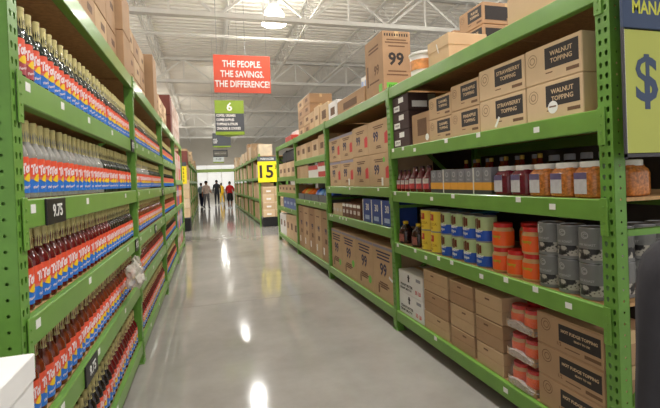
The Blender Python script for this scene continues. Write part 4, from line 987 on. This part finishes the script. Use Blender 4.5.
# ------------------------------------------------------------------ people
skin = mat('skin', (150, 104, 80), .5, .06, 20); hair = mat('dark_hair', (30, 24, 22), .6, .15, 30)
def cloth(n, c): return mat('cloth_'+n, c, .85, .12, 14, .2, bscale=60)
def person(label, loc, rz, Ht, top, bottom, shoe, pose, sleeve='short', skirt=False, hairm=hair, skinm=skin, hood=None):
    k = Ht/1.72
    P = {}
    st = pose.get('stride', .12); lean = pose.get('lean', 0)
    V = [((0, 0, .96), .145), ((0, -lean*.3, 1.12), .135), ((0, -lean*.8, 1.32), .155), ((0, -lean, 1.43), .10), ((0, -lean, 1.50), .055), ((0, -lean-.01, 1.57), .085), ((0, -lean-.01, 1.65), .085)]
    E = [(0, 1), (1, 2), (2, 3), (3, 4), (4, 5), (5, 6)]; Z = ['b', 't', 't', 't', 's', 's', 's']; EZ = ['t', 't', 't', 's', 's', 's']
    def add(p, r, a, z):
        V.append((p, r)); E.append((a, len(V)-1)); EZ.append(z); return len(V)-1
    for sd in (-1, 1):
        hip = add((sd*.09, 0, .90), .10, 0, 'b'); o_ = st*sd
        kn = add((sd*.10, -o_*.5-.02, .50), .062, hip, 'b'); an = add((sd*.10, -o_+.02*abs(o_)*0, .09), .042, kn, 'b' if not skirt else 's'); add((sd*.11, -o_-.13, .035), .036, an, 'f')
        sh = add((sd*.19, -lean, 1.385), .062, 3, 't')
        el = pose['arms'][0 if sd < 0 else 1]
        e1 = add((sd*(.19+el[0][0]), -lean-el[0][1], 1.385+el[0][2]), .047, sh, 't')
        w1 = add((sd*(.19+el[1][0]), -lean-el[1][1], 1.385+el[1][2]), .034, e1, 't' if sleeve == 'long' else 's')
        d = (Vector(V[w1][0])-Vector(V[e1][0])).normalized()
        pm = add(tuple(Vector(V[w1][0])+d*.06), .030, w1, 's')
        side = d.cross(Vector((1, 0, 0))).normalized()
        for q, ln in ((-1.5, .07), (-.5, .082), (.5, .085), (1.5, .072)):
            f1 = add(tuple(Vector(V[pm][0])+d*.035+side*.017*q), .009, pm, 's'); add(tuple(Vector(V[pm][0])+d*ln+side*.017*q+Vector((-sd*.012, 0, 0))), .008, f1, 's')
        t1 = add(tuple(Vector(V[w1][0])+d*.04-side*.03), .010, w1, 's'); add(tuple(Vector(V[w1][0])+d*.075-side*.045), .009, t1, 's')
    me = bpy.data.meshes.new('body'); me.from_pydata([Vector(p)*k for p, r in V], E, [])
    ob = bpy.data.objects.new('body_src', me); COL.objects.link(ob)
    ob.modifiers.new('skin', 'SKIN'); sk = me.skin_vertices[0].data if me.skin_vertices else None
    if sk is None:
        bm = bmesh.new(); bm.from_mesh(me); bm.verts.layers.skin.verify(); bm.to_mesh(me); bm.free(); sk = me.skin_vertices[0].data
    for i, (p, r) in enumerate(V): sk[i].radius = tuple(r*k*(1.18 if r > .03 and i not in (4, 5, 6) else 1)*q for q in (1, .74 if i < 4 else 1)); sk[i].use_root = (i == 0)
    ob.modifiers.new('sub', 'SUBSURF').levels = 1
    dg = bpy.context.evaluated_depsgraph_get(); dg.update()
    bme = bpy.data.meshes.new_from_object(ob.evaluated_get(dg)); bpy.data.objects.remove(ob)
    bme.materials.clear(); mm = {'t': 0, 'b': 1, 's': 2, 'f': 3}
    for m_ in (top, bottom, skinm, shoe): bme.materials.append(m_)
    segs = [(Vector(V[a][0])*k, Vector(V[b][0])*k, EZ[i], min(V[a][1], V[b][1])*k) for i, (a, b) in enumerate(E)]
    for pl in bme.polygons:
        c = pl.center; best = None
        for a, b, z_, rr_ in segs:
            ab = b-a; t = max(0, min(1, (c-a).dot(ab)/max(ab.length_squared, 1e-9))); d = (c-(a+ab*t)).length-rr_*.8
            if best is None or d < best[0]: best = (d, z_)
        zz = best[1]
        if zz == 't' and c.z < .98*k and abs(c.x) < .2*k: zz = 'b'
        if zz == 'b' and c.z > .98*k: zz = 't'
        pl.material_index = mm[zz]; pl.use_smooth = True
    r = thing('person', label, 'person', loc, rz)
    part('body', bme, r)
    hx = Vector((0, -lean-.01, 1.625))*k
    def hairm_():
        bm = bmesh.new(); bmesh.ops.create_icosphere(bm, subdivisions=3, radius=1)
        dl = [v for v in bm.verts if v.co.y < -.35 and v.co.z < .45 or v.co.z < -.55]
        bmesh.ops.delete(bm, geom=dl, context='VERTS')
        for v in bm.verts: v.co = Vector((v.co.x*.094, v.co.y*.108+.004, v.co.z*.118))*k
        m2 = bpy.data.meshes.new('hair'); bm.to_mesh(m2); bm.free(); m2.materials.append(hairm); 
        for p_ in m2.polygons: p_.use_smooth = True
        return m2
    part('hair', hairm_(), r, hx+Vector((0, .008, .02))*k)
    for sd in (-1, 1):
        part('eye', MB().lathe([(0, -.008), (.009, 0), (0, .008)], 8).mesh('eye', black), r, hx+Vector((sd*.03, -.088, -.01))*k)
        part('ear', MB().lathe([(0, -.03), (.014, 0), (0, .03)], 8).mesh('ear', skinm), r, hx+Vector((sd*.09, 0, -.02))*k)
    part('nose', MB().lathe([(.014, -.02), (.012, 0), (.003, .03)], 6).mesh('nose', skinm), r, hx+Vector((0, -.095, -.03))*k)
    part('mouth', MB().box(-.022, .022, -.004, .004, -.004, .004, .002).mesh('mouth', mat('lips', (120, 66, 58), .5, .05, 9)), r, hx+Vector((0, -.088, -.065))*k)
    if skirt:
        part('skirt', MB().lathe([(.15*k, 1.0*k), (.19*k, .85*k), (.22*k, .52*k), (.20*k, .53*k), (.14*k, .98*k)], 16, sy=.8, cap=False).mesh('skirt', bottom, True), r)
    if hood: part('hood', MB().lathe([(.10*k, 1.38*k), (.13*k, 1.43*k), (.11*k, 1.5*k), (.085*k, 1.47*k), (.085*k, 1.40*k)], 16, sy=.9, cap=False).mesh('hood', hood, True), r, (0, .02, 0))
    return r
STR = ((.03, -.01, -.28), (.025, .04, -.53)); DOWN = ((.05, -.02, -.28), (.07, .06, -.52)); FWD = ((.05, .03, -.27), (.03, .25, -.36)); FWD2 = ((.06, .1, -.25), (.02, .34, -.30))
white_tee = cloth('white', (226, 206, 200)); person('man in a pale shirt and grey trousers walking up the aisle', (-.08, 28.4, 0), .35, 1.76, white_tee, cloth('grey', (128, 128, 136)), black, {'stride': .14, 'arms': (DOWN, FWD)})
person('person in a dark suit standing back to the camera', (.66, 33.0, 0), PI, 1.84, cloth('charcoal', (56, 60, 68)), cloth('charcoal', (56, 60, 68)), black, {'stride': .1, 'arms': (DOWN, DOWN)}, 'long')
person('person in yellow clothes bending over beyond the shopping cart', (1.12, 35.5, 0), PI+.5, 1.62, cloth('yellow', (236, 190, 30)), cloth('yellow', (236, 190, 30)), black, {'stride': .1, 'lean': .12, 'arms': (FWD, FWD2)}, 'long')
person('woman in a red shirt and black skirt pushing a cart', (1.36, 28.1, 0), PI-.1, 1.68, cloth('red', (206, 34, 40)), cloth('black', (34, 34, 38)), black, {'stride': .1, 'lean': .06, 'arms': (FWD2, FWD)}, 'short', True)
person('person in navy partly hidden behind the man in the pale shirt', (-.42, 31.0, 0), 2.6, 1.66, cloth('skyblue', (150, 180, 200)), cloth('navy', (34, 42, 74)), black, {'stride': .08, 'arms': (DOWN, FWD)}, 'long')
person('shopper in a dark charcoal jacket cut off by the right edge', (1.462, .915, 0), PI-.278, 1.62, cloth('jacket', (46, 44, 48)), cloth('jacket_trousers', (40, 40, 44)), black, {'stride': .05, 'arms': (STR, STR)}, 'long', hood=cloth('hood', (120, 122, 140)))
# shopping cart
def cart(label, loc, rz, sc=1):
    g = thing('shopping_cart', label, 'cart', loc, rz); wirem = mat('cart_wire', (150, 150, 154), .35, .1, 20, metal=.7)
    b = MB()
    for z_, hw, y0, y1 in ((.45, .20, 0, .62), (.60, .225, -.03, .68), (.75, .25, -.06, .74), (.92, .27, -.08, .80)): b.tube([(-hw, y0, z_), (hw, y0, z_), (hw*.8, y1, z_), (-hw*.8, y1, z_)], .008, 5, closed=True)
    for i in range(9):
        t = i/8; b.tube([(-.20*(1-.2*t), .62*t, .45), (-.27*(1-.2*t), -.08+.88*t, .92)], .004, 4); b.tube([(.20*(1-.2*t), .62*t, .45), (.27*(1-.2*t), -.08+.88*t, .92)], .004, 4)
        b.tube([(-.2+.4*t, 0, .45), (-.27+.54*t, -.08, .92)], .004, 4); b.tube([(-.16+.32*t, .62, .45), (-.216+.432*t, .8, .92)], .004, 4); b.tube([(-.2+.4*t, 0, .45), (-.16+.32*t, .62, .45)], .004, 4)
    part('basket', b.mesh('basket', wirem), g)
    b = MB(); 
    for s_ in (-1, 1): b.tube([(s_*.27, -.08, .92), (s_*.26, .0, .45), (s_*.24, .02, .16), (s_*.2, .7, .14)], .014, 6)
    b.tube([(-.24, .02, .16), (.24, .02, .16)], .012, 6); part('frame', b.mesh('frame', wirem), g)
    part('handle', MB().tube([(-.27, -.08, .92), (-.27, -.16, .99), (.27, -.16, .99), (.27, -.08, .92)], .016, 8).mesh('handle', mat('cart_handle', (190, 40, 40), .4, .05, 9)), g)
    wm = cached('wheel', lambda: MB().add([(x, .06*math.cos(2*PI*i/12), .06+.06*math.sin(2*PI*i/12)) for x in (-.015, .015) for i in range(12)], [tuple(range(12)), tuple(range(23, 11, -1))]+[(i, i+12, (i+1) % 12+12, (i+1) % 12) for i in range(12)]).mesh('wheel', black))
    for x, y in ((-.23, .03), (.23, .03), (-.2, .68), (.2, .68)): part('wheel', wm, g, (x, y, 0)); part('caster', cached('caster', lambda: MB().box(-.02, .02, -.012, .012, .06, .15).mesh('caster', steel)), g, (x, y, 0))
cart('wire shopping cart pushed by the woman in red', (1.30, 28.95, 0), .1)

# ------------------------------------------------------------------ white lidded cartons bottom left
z = 0
for t in range(5):
    h = .232
    r = carton('white lidded carton in the foreground stack by the left rack, %s' % ('lowest', 'second from floor', 'third from floor', 'fourth from floor', 'topmost')[t], (-.455-.235, 1.06, t*h), 0, .47, .24, h-.002, white, tape=False, tilt=.02)
    part('lid', cached('wlid', lambda: MB().box(-.239, .239, -.004, .244, .164, .2315, .003).mesh('wlid', white)), r)
